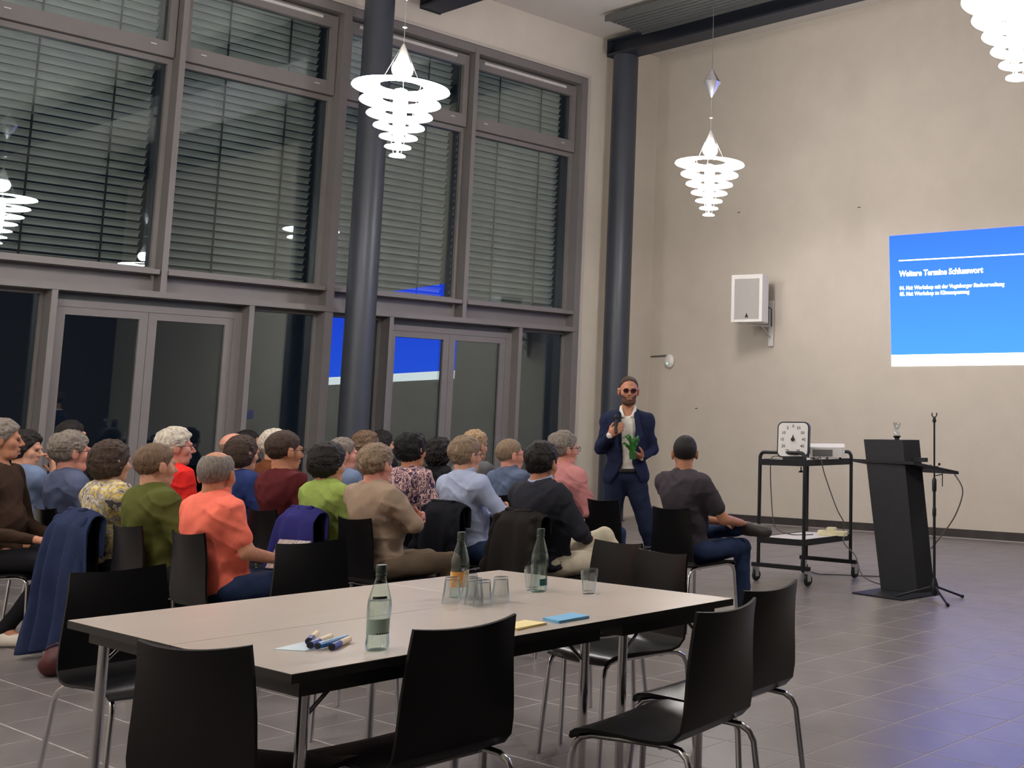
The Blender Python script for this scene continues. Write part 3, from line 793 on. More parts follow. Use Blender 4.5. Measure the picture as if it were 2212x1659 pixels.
# ------------------------------------------------------------------ cart with timer, projector
ct = empty('av_cart', (-6.98, 8.53, 0), 0, 'black tubular rolling cart with white shelves before the end wall', 'cart')
M_SHELF = mat('cart_shelf', rgb(214, 210, 204), 0.5, var=0.03)
def uframe(y, xa, xb):
    r = 0.05
    pts = [(xa, y, 0.16), (xa, y, 1.145 - r)]
    for k in range(1, 6):
        a = math.pi / 2 * k / 5; pts.append((xa + r - r * math.cos(a), y, 1.145 - r + r * math.sin(a)))
    for k in range(0, 6):
        a = math.pi / 2 * k / 5; pts.append((xb - r + r * math.sin(a), y, 1.145 - r + r * math.cos(a)))
    pts.append((xb, y, 0.16))
    return MB().tube(pts, 0.0165, 10)
for y in (-0.33, 0.35):
    uframe(y, -0.262, 0.262).build('u_frame', M_BLACK, ct, True)
    MB().box(-0.33, 0.33, y - 0.018, y + 0.018, 0.13, 0.165).build('foot_bar', M_BLACK, ct)
    for x in (-0.30, 0.30):
        w_ = MB().lathe([(0.0, -0.012), (0.045, -0.012), (0.05, -0.006), (0.05, 0.006), (0.045, 0.012), (0.0, 0.012)], 18).xform(Matrix.Translation((x, y + 0.02, 0.05)) @ Matrix.Rotation(math.pi / 2, 4, 'Y')).build('castor', M_DARK, ct, 40)
        MB().box(x - 0.022, x - 0.016, y - 0.01, y + 0.035, 0.04, 0.13).box(x + 0.016, x + 0.022, y - 0.01, y + 0.035, 0.04, 0.13).build('castor_fork', M_ALU, w_)
for z0, nm in ((1.06, 'top_shelf'), (0.37, 'bottom_shelf')):
    MB().box(-0.25, 0.25, -0.335, 0.355, z0, z0 + 0.02).build(nm, M_SHELF, ct)
    for (p, q, r, s) in ((-0.265, 0.265, -0.345, -0.33), (-0.265, 0.265, 0.35, 0.365), (-0.265, -0.25, -0.33, 0.35), (0.25, 0.265, -0.33, 0.35)):
        MB().box(p, q, r, s, z0 - 0.03, z0 + 0.024).build('shelf_edge', M_BLACK, ct)
MB().lathe([(0.006, 1.02), (0.006, 0.99), (0.025, 0.975), (0.025, 0.97)], 14, (0.13, -0.22, 0)).build('clamp_knob', M_BLACK, ct, True)
# timer clock
cl = empty('timer_clock', (-6.88, 8.23, 1.080), math.radians(27), 'square white timer dial with black rounded frame on the cart', 'clock')
def rrect(w2, h0, h1, r, n=6):
    pts = []
    for (cx, cz, a0) in ((w2 - r, h0 + r, -math.pi / 2), (w2 - r, h1 - r, 0), (-w2 + r, h1 - r, math.pi / 2), (-w2 + r, h0 + r, math.pi)):
        for k in range(n + 1):
            a = a0 + math.pi / 2 * k / n; pts.append((cx + r * math.cos(a), cz + r * math.sin(a)))
    return pts
def slab(poly, y0, y1):
    n = len(poly)
    return MB().add([(x, y0, z) for x, z in poly] + [(x, y1, z) for x, z in poly], [tuple(range(n)), tuple(reversed(range(n, 2 * n)))] + [(i, n + i, n + (i + 1) % n, (i + 1) % n) for i in range(n)])
TILT = Matrix.Translation((0, 0, 0.022)) @ Matrix.Rotation(math.radians(-4), 4, 'X')
slab(rrect(0.145, 0.0, 0.318, 0.05), -0.02, 0.045).xform(TILT).build('case', M_BLACK, cl, 30)
slab(rrect(0.134, 0.011, 0.307, 0.042), -0.024, -0.02).xform(TILT).build('dial', M_WHITE, cl)
for k in range(12):
    a = math.radians(90 + 30 * k)
    x, zz = 0.100 * math.cos(a), 0.160 + 0.118 * math.sin(a)
    text_mesh(str(5 * k), 0.036, M_BLACK, 'numeral', cl, TILT @ Matrix.Translation((x, -0.0245, zz - 0.012)) @ Matrix.Rotation(math.pi / 2, 4, 'X'), 0.0006, 'CENTER')
MB().lathe([(0.016, 0), (0.016, 0.02), (0.0, 0.022)], 16).xform(TILT @ Matrix.Translation((0, -0.024, 0.16)) @ Matrix.Rotation(math.pi / 2, 4, 'X')).build('knob', M_BLACK, cl, True)
MB().add([(-0.012, -0.03, 0.165), (0.012, -0.03, 0.165), (0.0, -0.03, 0.205), (-0.012, -0.026, 0.165), (0.012, -0.026, 0.165), (0, -0.026, 0.205)], [(0, 1, 2), (5, 4, 3), (0, 3, 4, 1), (1, 4, 5, 2), (2, 5, 3, 0)]).xform(TILT).build('pointer', M_BLACK, cl)
MB().box(-0.09, 0.09, -0.02, 0.12, 0.0, 0.024).build('stand', M_BLACK, cl)
# projector
pj = empty('projector', (-6.80, 8.62, 1.082), math.radians(38), 'white table projector on the cart behind the timer', 'projector')
MB().prism(rrect(0.16, -0.125, 0.125, 0.03), 0.035, 0.125).xform(Matrix.Rotation(math.radians(7), 4, 'X')).build('case', M_WHITE, pj, 30)
MB().box(-0.13, 0.05, -0.131, -0.122, 0.045, 0.105).xform(Matrix.Rotation(math.radians(7), 4, 'X')).build('vent', mat('projector_vent', rgb(112, 112, 112), 0.6), pj)
for x, y in ((-0.12, -0.09), (0.12, -0.09), (0, 0.1)): MB().tube([(x, y, 0), (x, y, 0.05)], 0.010, 8).build('foot', M_DARK, pj)
ps = empty('power_strip', (-6.79, 8.70, 0.391), math.radians(10), 'cream power strip on the lower cart shelf', 'power strip')
M_CREAM = mat('cream_plastic', rgb(226, 218, 176), 0.5)
MB().bbox(-0.14, 0.14, -0.03, 0.03, 0, 0.045, 0.006).build('body', M_CREAM, ps)
MB().bbox(-0.05, 0.03, -0.026, 0.026, 0.045, 0.075, 0.006).build('plug', M_CREAM, ps)
def cable(pts, r, lab, m=M_CABLE, sub=6):
    P = [Vector(p) for p in pts]; out = []
    for i in range(len(P) - 1):
        a = P[max(i - 1, 0)]; b = P[i]; c = P[i + 1]; d = P[min(i + 2, len(P) - 1)]
        for k in range(sub):
            t = k / sub
            out.append(0.5 * ((2 * b) + (c - a) * t + (2 * a - 5 * b + 4 * c - d) * t * t + (3 * b - a - 3 * c + d) * t ** 3))
    out.append(P[-1])
    o = MB().tube(out, r, 6).build('cable', m, None, True)
    return tag(recenter(o), lab, 'cable')
cable([(-6.98, 8.275, 1.088), (-7.05, 8.35, 1.095), (-7.262, 8.40, 1.10), (-7.29, 8.40, 1.0), (-7.275, 8.40, 0.75), (-7.25, 8.40, 0.55), (-7.23, 8.44, 0.44), (-7.1, 8.5, 0.396), (-6.95, 8.62, 0.396)], 0.005, 'thin grey cable hanging from the timer to the lower cart shelf')
cable([(-6.88, 8.48, 1.09), (-6.75, 8.42, 1.09), (-6.70, 8.40, 1.10), (-6.69, 8.45, 0.95), (-6.67, 8.60, 0.65), (-6.67, 8.72, 0.5), (-6.72, 8.75, 0.40)], 0.005, 'thin grey cable hanging from the projector down the cart')
cable([(-6.66, 8.70, 0.40), (-6.62, 8.66, 0.33), (-6.45, 8.60, 0.24), (-6.3, 8.52, 0.08), (-6.1, 8.62, 0.006), (-5.9, 8.75, 0.006)], 0.006, 'cable sagging from the cart to the floor behind the lectern')
cable([(-7.3, 9.0, 0.006), (-7.1, 8.9, 0.006), (-6.95, 8.95, 0.006), (-6.65, 9.05, 0.006), (-6.3, 9.25, 0.006)], 0.005, 'loose cable end on the floor under the cart')

# ------------------------------------------------------------------ lectern, hourglass, microphone stand
lc = empty('lectern', (-5.80, 8.40, 0), 0, 'black slanted wooden lectern with a desk board', 'lectern')
def hexa(b, t): return MB().add(b + t, [(3, 2, 1, 0), (4, 5, 6, 7), (0, 1, 5, 4), (1, 2, 6, 5), (2, 3, 7, 6), (3, 0, 4, 7)])
M_LECT = mat('black_wood', rgb(23, 25, 31), 0.55, var=0.08)
hexa([(-0.205, -0.03, 0.014), (0.15, 0.0, 0.014), (0.215, 0.16, 0.014), (-0.14, 0.13, 0.014)], [(-0.435, 0.02, 1.27), (-0.02, 0.02, 1.27), (0.045, 0.18, 1.27), (-0.37, 0.18, 1.27)]).build('column', M_LECT, lc)
hexa([(-0.30, -0.31, 0), (0.27, -0.40, 0), (0.32, 0.10, 0), (-0.24, 0.26, 0)], [(-0.30, -0.31, 0.012), (0.27, -0.40, 0.012), (0.32, 0.10, 0.012), (-0.24, 0.26, 0.012)]).build('base_plate', M_LECT, lc)
hexa([(-0.54, 0.00, 1.075), (0.125, -0.02, 1.065), (0.42, 0.22, 0.985), (-0.25, 0.42, 0.985)], [(-0.54, 0.00, 1.10), (0.125, -0.02, 1.09), (0.42, 0.22, 1.01), (-0.25, 0.42, 1.01)]).build('desk_board', M_LECT, lc)
MB().box(-0.02, 0.16, 0.10, 0.14, 1.085, 1.12).build('book_stop', M_LECT, lc)
hg = empty('hourglass', (-5.935, 8.50, 1.27), 0, 'small clear hourglass on a black foot standing on the lectern', 'hourglass')
MB().lathe([(0.018, 0), (0.022, 0.004), (0.020, 0.012), (0.034, 0.028), (0.034, 0.034), (0.0, 0.036)], 20).build('foot', M_BLACK, hg, 40)
MB().lathe([(0.018, 0.034), (0.028, 0.045), (0.026, 0.060), (0.006, 0.078), (0.005, 0.083), (0.020, 0.100), (0.029, 0.122), (0.033, 0.145), (0.031, 0.146), (0.027, 0.122), (0.018, 0.100), (0.003, 0.083)], 24).build('glass_bulb', M_TUMBLER, hg, True)
mk = empty('microphone_stand', (-5.375, 8.235, 0), 0, 'thin black tripod microphone stand right of the lectern', 'microphone stand')
MB().tube([(0, 0, 0.05), (0, 0, 0.90)], 0.012, 10).build('lower_tube', M_BLACK, mk, True)
MB().tube([(0, 0, 0.90), (0, 0, 1.42)], 0.008, 10).build('upper_tube', M_BLACK, mk, True)
MB().lathe([(0.017, 0.86), (0.019, 0.88), (0.019, 0.95), (0.012, 0.97)], 14).build('clutch', M_BLACK, mk, True)
MB().lathe([(0.013, 0.66), (0.016, 0.67), (0.016, 0.72), (0.013, 0.73)], 14).build('clutch', M_BLACK, mk, True)
MB().lathe([(0.016, 0.03), (0.035, 0.07), (0.034, 0.11), (0.016, 0.17)], 14).build('tripod_hub', M_BLACK, mk, True)
for (fx, fy) in ((0.16, 0.19), (0.31, -0.28), (-0.30, -0.12)):
    l = MB().tube([(fx * 0.08, fy * 0.08, 0.10), (fx * 0.95, fy * 0.95, 0.018)], 0.009, 8).build('leg', M_BLACK, mk, True)
    MB().tube([(fx * 0.92, fy * 0.92, 0.02), (fx, fy, 0.014)], 0.0135, 8).build('rubber_foot', M_DARK, l, True)
MB().tube([(0.0, 0.0, 1.06), (0.028, 0.02, 1.06)], 0.006, 8).sphere((0.034, 0.022, 1.08), 0.012, 8, 6).sphere((-0.028, -0.015, 1.065), 0.012, 8, 6).tube([(-0.028, -0.015, 1.065), (0, 0, 1.06)], 0.005, 6).build('wing_screw', M_BLACK, mk)
MB().tube([(0.0, 0.0, 0.985), (0.06, 0.03, 1.0)], 0.005, 6).tube([(0.06, 0.03, 1.04), (0.06, 0.03, 0.90)], 0.004, 6).build('cable_holder', M_BLACK, mk)
MB().lathe([(0.012, 1.42), (0.017, 1.43), (0.010, 1.46), (0.0, 1.465)], 12).build('thread_cap', M_BLACK, mk, True)
MB().tube([(0.024 * math.cos(a) * 1.0, 0.0, 1.487 + 0.024 * math.sin(a)) for a in np.linspace(math.radians(150), math.radians(390), 12)], 0.005, 6).build('microphone_clip', M_BLACK, mk, True)
cable([(-5.42, 8.62, 0.985), (-5.34, 8.62, 0.85), (-5.40, 8.60, 0.65), (-5.52, 8.58, 0.48), (-5.62, 8.56, 0.36)], 0.006, 'dark cable hanging from the lectern desk beside the microphone stand', M_CABLE)

# ------------------------------------------------------------------ people
SK = {'fair': mat('skin_fair', rgb(204, 152, 124), 0.55, var=0.07, scale=22, spec=0.3), 'warm': mat('skin_warm', rgb(190, 132, 102), 0.55, var=0.08, scale=22, spec=0.3),
      'tan': mat('skin_tan', rgb(186, 130, 102), 0.55, var=0.08, scale=22, spec=0.3), 'pink': mat('skin_pink', rgb(212, 150, 130), 0.55, var=0.07, scale=22, spec=0.3)}
def hairm(n, r, g, b): return mat('hair_' + n, rgb(r, g, b), 0.6, var=0.35, scale=30, bump=0.8, bscale=60, spec=0.3, stretch=(3, 3, 0.7))
HAIR = {'grey': hairm('grey', 128, 118, 108), 'darkgrey': hairm('darkgrey', 82, 74, 68), 'white': hairm('white', 205, 195, 178), 'brown': hairm('brown', 66, 50, 40), 'lbrown': hairm('lightbrown', 112, 90, 70),
        'dark': hairm('dark', 30, 26, 25), 'black': hairm('black', 19, 18, 20), 'blond': hairm('blond', 168, 140, 104), 'sand': hairm('sand', 136, 116, 94)}
def cloth(n, r, g, b, var=0.10): return mat('cloth_' + n, rgb(r, g, b), 0.85, var=var, scale=9, bump=0.15, bscale=160, spec=0.12)
M_SHOE = mat('dark_shoe', rgb(52, 48, 44), 0.55); M_SHOEW = mat('white_shoe', rgb(222, 212, 196), 0.6); M_SHOER = mat('red_leather', rgb(74, 24, 26), 0.6)
M_SPEC = mat('spectacle_frame', rgb(40, 34, 34), 0.35); M_LENS = mat('tinted_lens', rgb(58, 26, 34), 0.15)
M_EYE = mat('eye_dark', rgb(40, 32, 30), 0.2); M_LIP = mat('lip', rgb(158, 92, 84), 0.5)
def Rz(a):
    c, s = math.cos(a), math.sin(a); return np.array([[c, -s, 0], [s, c, 0], [0, 0, 1]], dtype=np.float32)
def Rx(a):
    c, s = math.cos(a), math.sin(a); return np.array([[1, 0, 0], [0, c, -s], [0, s, c]], dtype=np.float32)

def head_prims(H, R, s):
    T = lambda p: A3(H) + R @ (A3(p) * s)
    E = lambda c, r, k: ell(T(c), np.array(r) * s, k, R)
    C = lambda a, b, ra, rb, k: cone(T(a), T(b), ra * s, rb * s, k)
    p = [E((0, -.015, .032), (.074, .094, .086), .01), E((0, .022, -.040), (.056, .068, .074), .03), C((-.028, .045, -.088), (.028, .045, -.088), .026, .026, .03),
         E((0, .062, -.094), (.024, .022, .020), .02), E((.040, .050, -.022), (.026, .030, .030), .02), E((-.040, .050, -.022), (.026, .030, .030), .02),
         C((-.032, .079, .020), (.032, .079, .020), .013, .013, .012), ('e', T((.029, .097, .003)), A3((.017, .013, .010)) * s, R, -.010), ('e', T((-.029, .097, .003)), A3((.017, .013, .010)) * s, R, -.010),
         C((0, .086, .010), (0, .108, -.026), .008, .012, .008), C((-.012, .096, -.032), (.012, .096, -.032), .008, .008, .008),
         E((0, .089, -.056), (.023, .010, .006), .006), E((0, .086, -.068), (.020, .011, .007), .006)]
    for sx in (-1, 1):
        p += [E((sx * .079, -.004, -.006), (.010, .020, .033), .006), C((sx * .083, -.014, .020), (sx * .086, -.012, -.012), .008, .006, .004)]
    return p
def noise3(P, f, ph=0.0):
    return (np.sin(P[..., 0] * f + ph + 1.3 * np.sin(P[..., 2] * f * .6)) * np.sin(P[..., 1] * f * 1.1 + 1.7 * ph + 1.1 * np.sin(P[..., 0] * f * .7)) * np.sin(P[..., 2] * f * .9 + 0.7 * ph + 1.2 * np.sin(P[..., 1] * f * .5)))
def hair_fn(H, R, s, style, seed):
    H = A3(H)
    def fn(P):
        q = ((P - H) @ R) / s
        x, y, z = q[..., 0], q[..., 1], q[..., 2]
        cap = prim_d(ell((0, -.014, .036), (.081, .101, .093)), q)
        f1 = (y - .080) * .771 - (z - .072) * .637
        f2 = (y - .020) * .447 - (z + .006) * .894
        n1 = noise3(q, 60, seed); n2 = noise3(q, 190, seed + 2)
        st = np.sin(150 * (x + .25 * np.sin(30 * z + seed)) + 40 * y + seed) * np.sin(90 * y + 50 * x)     # locks
        f1 = f1 + .005 * n1 + .003 * n2; f2 = f2 + .005 * n1 + .003 * st
        mx = lambda a, b, k=.014: -smin(-a, -b, k)
        if style == 'short': d = mx(mx(cap - .001 + .003 * n1 + .0025 * st, f1), f2 - .004)
        elif style == 'full': d = mx(mx(cap - .009 + .006 * n1 + .004 * st, f1 - .004), f2 - .012)
        elif style == 'crop': d = mx(mx(cap + .003 + .0012 * n2, f1 + .006, .008), f2 + .002, .008)
        elif style == 'recede': d = mx(mx(cap + .002 + .002 * st, f1 + .022), f2)
        elif style == 'bald': d = mx(mx(mx(cap + .004 + .002 * st, f1 + .020), f2), z - .045)
        elif style == 'thin':
            d = mx(mx(cap + .0025 + .0015 * n2, f1 + .012, .008), f2 - .002, .008)
            d = mx(d, .062 + .008 * n1 - np.sqrt(x * x * 1.1 + (y + .012) ** 2 * .8 + (z - .128) ** 2), .006)
        elif style == 'bob':
            e = smin(cap - .010, prim_d(ell((0, -.030, -.020), (.092, .084, .082)), q), .03)
            g = (y - .082) * .92 - (z - .072) * .38
            d = mx(mx(e + .005 * n1 + .004 * st, g - .004 + .004 * n1), -.082 - z + .2 * y + .005 * st)
        elif style == 'pixie':
            e = smin(cap - .012, prim_d(ell((0, -.030, -.005), (.086, .084, .070)), q), .03)
            g = (y - .082) * .86 - (z - .072) * .50
            d = mx(mx(e + .007 * n1 + .004 * st, g + .005 * n1), -.062 - z + .35 * y + .006 * st)
        else:  # curly
            e = smin(cap - .018, prim_d(ell((0, -.032, -.020), (.098, .092, .088)), q), .03)
            g = (y - .084) * .90 - (z - .070) * .43
            d = mx(mx(e + .012 * n1 + .010 * n2, g - .006), -.095 - z + .1 * y)
        return d * s
    return fn
def hand_prims(W, fwd, back, thumb, curl=0.4, s=1.0):
    """wrist W, fwd along the hand, back = out of the back of the hand, thumb = side of the thumb; fingers bend away from back"""
    W = A3(W); f = A3(fwd) / np.linalg.norm(fwd); b = A3(back) - f * float(A3(back) @ f); b /= np.linalg.norm(b); t = np.cross(f, b); t = t if float(t @ A3(thumb)) > 0 else -t
    pr = []
    knk = []
    for i, (o, L0) in enumerate(((.030, .088), (.010, .092), (-.010, .088), (-.029, .080))):
        k = W + f * L0 * s + t * o * s; knk.append(k)
        pr.append(cone(W + t * o * .55 * s + f * .01, k, .017 * s, .0125 * s, .012))
    for i, (Ls, k) in enumerate(zip(((.042, .026, .020), (.046, .029, .021), (.043, .027, .020), (.034, .021, .018)), knk)):
        p = k; a = 0.0
        for j, L in enumerate(Ls):
            a += curl * (1.0 + .25 * j) * (1 + .06 * i)
            d = f * math.cos(a) - b * math.sin(a)
            q = p + d * L * s
            pr.append(cone(p, q, (.0098 - .0009 * j) * s, (.0092 - .0009 * j) * s, .003 if j else .008)); p = q
    p = W + f * .022 * s + t * .026 * s; d = f * .62 + t * .70 - b * .25 * (1 + curl)
    for L, r0, r1 in ((.040, .014, .011), (.030, .011, .0095), (.024, .0095, .008)):
        d = d / np.linalg.norm(d); q = p + d * L * s
        pr.append(cone(p, q, r0 * s, r1 * s, .006)); p = q; d = d + (f * .5 - t * .35 - b * .35) * (curl + .2)
    return pr

def sit_joints(hz, bulk, arms, legs):
    s = (hz - .50) / .69
    J = dict(pel=(0, -.045, .535), bel=(0, -.062, .50 + .22 * s), che=(0, -.110, .50 + .415 * s), nek=(0, -.115, .50 + .555 * s), head=(0, -.105, hz))
    w = .172 * (0.55 + 0.45 * bulk)
    for n, sx in (('R', 1), ('L', -1)):
        J['sh' + n] = (sx * w, -.118, .50 + .492 * s)
        J['hip' + n] = (sx * .095, -.04, .525); J['kn' + n] = (sx * .125, .37, .515); J['an' + n] = (sx * .135, .39, .095); J['toe' + n] = (sx * .15, .53, .045)
        if arms == 'lap': J['el' + n] = (sx * (w + .085), -.045, .72); J['wr' + n] = (sx * .125, .20, .655); J['hd' + n] = (-sx * .35, .9, -.2); J['hb' + n] = (sx * .2, .2, 1)
        elif arms == 'fold':
            J['el' + n] = (sx * (w + .085), .02, .775); J['wr' + n] = (-sx * .07, .150 + (.02 if sx > 0 else 0), .80 - (.03 if sx > 0 else 0)); J['hd' + n] = (-sx, -.12, .15); J['hb' + n] = (0, 1, .2)
        elif arms == 'clasp': J['el' + n] = (sx * (w + .08), .0, .73); J['wr' + n] = (sx * .055, .245, .66); J['hd' + n] = (-sx * .7, .6, 0); J['hb' + n] = (0, .5, 1)
        elif arms == 'chin':
            if sx < 0: J['el' + n] = (sx * (w + .075), .0, .75); J['wr' + n] = (.06, .14, .74); J['hd' + n] = (1, 0, .1); J['hb' + n] = (0, 1, .2)
            else: J['el' + n] = (.15, .12, .78); J['wr' + n] = (.075, .07, .50 + .505 * s); J['hd' + n] = (-.25, -.05, 1); J['hb' + n] = (.3, 1, 0)
        elif arms == 'shin':
            J['el' + n] = (sx * (w + .07), .05, .74); J['wr' + n] = ((.20, .27, .70) if sx > 0 else (.02, .25, .70)); J['hd' + n] = ((-.5, .8, -.2) if sx > 0 else (.7, .6, -.1)); J['hb' + n] = (0, .1, 1)
    if legs == 'ankle':      # left ankle resting on the right knee, shoe pointing out to the right
        J['knL'] = (-.235, .30, .60); J['anL'] = (.17, .36, .655); J['toeL'] = (.35, .38, .635)
    if legs == 'cross':      # right knee over the left one
        J['knR'] = (-.02, .38, .60); J['anR'] = (-.10, .58, .27); J['toeR'] = (-.10, .72, .29)
    if legs == 'tuck':       # left knee over the right one, the other foot drawn back under the chair
        J['knL'] = (.02, .36, .61); J['anL'] = (.085, .29, .355); J['toeL'] = (.155, .42, .425); J['anR'] = (.14, .08, .095); J['toeR'] = (.165, .22, .045)
    if legs == 'crossR':     # left knee over the right one, shin out to the right
        J['knL'] = (.04, .39, .655); J['anL'] = (.22, .55, .32); J['toeL'] = (.28, .68, .34)
    return J
def limbs(J, n, a=1.0):
    sh, el, wr = J['sh' + n], J['el' + n], J['wr' + n]
    return [cone(sh, el, .047 * a, .038 * a, .03), cone(el, wr, .038 * a, .026 * a, .015)]
def legp(J, n, g, a=1.0):
    return [cone(J['hip' + n], J['kn' + n], (.083 * a + g), (.056 * a + g), .04), cone(J['kn' + n], J['an' + n], (.054 * a + g), (.038 * a + g), .02)]
def torso_p(J, b, g, stand=False):
    pel, bel, che, nek = [A3(J[k]) for k in ('pel', 'bel', 'che', 'nek')]
    bx = .55 + .45 * b
    p = [ell(che, (.172 * bx + g, .112 * b + g, .165 + g), .04), ell(bel, (.148 * b + g, .112 * b + g, .15 + g), .08), ell(pel, (.168 * bx + g, .118 * b + g, .105 + g), .07)]
    for n in 'RL':
        p.append(cone(A3(J['sh' + n]) - A3((0, 0, .012)), A3(J['nek']) + A3((0, 0, -.035)), .056 + g, .050 + g, .06))
    return p
def mesh_part(name, fn, box, h, m, root, fine=None):
    (x0, x1), (y0, y1), (z0, z1) = box
    if fine is None: ax = (axis(x0, x1, h), axis(y0, y1, h), axis(z0, z1, h))
    else:
        (fx, fy, fz, fh) = fine
        ax = (graded(x0, x1, h, fx[0], fx[1], fh), graded(y0, y1, h, fy[0], fy[1], fh), graded(z0, z1, h, fz[0], fz[1], fh))
    V, F = snet(fn, *ax)
    o = bpy.data.objects.new(name, np_mesh(name, V, F, m)); COL.objects.link(o); o.parent = root
    return o
def bounds(prims, pad):
    lo = np.full(3, 9.0); hi = -lo
    for p in prims:
        if p[-1] < 0: continue
        if p[0] == 'c':
            r = max(p[3], p[4])
            for q in (p[1], p[2]): lo = np.minimum(lo, q - r); hi = np.maximum(hi, q + r)
        else:
            r = float(np.max(p[2])) if p[0] == 'e' else p[2] + p[3]
            lo = np.minimum(lo, p[1] - r); hi = np.maximum(hi, p[1] + r)
    return tuple(zip(lo - pad, hi + pad))
def spectacles(H, R, s, root, lens=None, frame=None):
    T = lambda p: tuple(A3(H) + R @ (A3(p) * s))
    mb = MB()
    for sx in (-1, 1):
        mb.tube([T((sx * .031 + .022 * math.cos(a), .108 - .004 * math.cos(a) * sx, .002 + .018 * math.sin(a))) for a in np.linspace(0, 2 * math.pi, 17)], .0018 * s, 6)
        mb.tube([T((sx * .053, .104, .008)), T((sx * .080, .085, .010)), T((sx * .088, .0, .008)), T((sx * .084, -.02, -.008))], .0020 * s, 6)
    mb.tube([T((-.010, .111, .006)), T((.010, .111, .006))], .0018 * s, 6)
    g = mb.build('glasses', frame or M_SPEC, root)
    if lens:
        for sx in (-1, 1):
            c = [T((sx * .031 + .020 * math.cos(a), .109, .002 + .016 * math.sin(a))) for a in np.linspace(0, 2 * math.pi, 16, endpoint=False)]
            c2 = [T((sx * .031 + .020 * math.cos(a), .1065, .002 + .016 * math.sin(a))) for a in np.linspace(0, 2 * math.pi, 16, endpoint=False)]
            MB().add(c + c2, [tuple(range(16)), tuple(reversed(range(16, 32)))] + [(i, 16 + i, 16 + (i + 1) % 16, (i + 1) % 16) for i in range(16)]).build('lens', lens, g)
    return g
def wrinkle(P, seed, a=.0105):
    x, y, z = P[..., 0], P[..., 1], P[..., 2]
    wob = noise3(P, 11, seed)
    def ridge(t, p): return (1 - np.abs(np.sin(t))) ** p
    m1 = np.clip(.5 + 1.2 * noise3(P, 7, seed + 3), 0, 1); m2 = np.clip(.5 + 1.2 * noise3(P, 6, seed + 5), 0, 1)
    r1 = ridge(z * 30 + 8 * x + 2.2 * wob + seed, 2.5) * m1                 # creases across
    r2 = ridge(z * 14 - 22 * x * np.sign(x + 1e-6) + 12 * y + 1.8 * wob + 2 * seed, 2.5) * m2   # slanting creases from the shoulders
    return a * (.9 * noise3(P, 15, seed) + .45 * noise3(P, 40, seed + 1)) - a * 1.15 * (r1 + r2) + a * .6
def shoe(J, n, root, m):
    an, toe = A3(J['an' + n]), A3(J['toe' + n])
    d = (toe - an); heel = an - d * .25 * np.array([1, 1, 0.3])
    if abs(toe[2] - .045) < .02: heel[2] = .045; up = an * np.array([1, 1, 0]) + A3((0, 0, .075))
    else: up = an
    k_ = 1.15 if abs(toe[2] - .045) > .02 else 1.0
    pr = [cone(heel, toe, .040 * k_, .036 * k_, .02), cone(an - (an - up) * .5, (heel * .6 + toe * .4), .042, .040, .03), cone(heel * .3 + toe * .7, toe, .042, .034, .02)]
    zmin = min(heel[2], toe[2]) - .040
    fn = lambda P: np.maximum(field(pr, P), (zmin + .003) - P[..., 2])
    o = mesh_part('shoe', fn, bounds(pr, .02), .011, m, root)
    return o
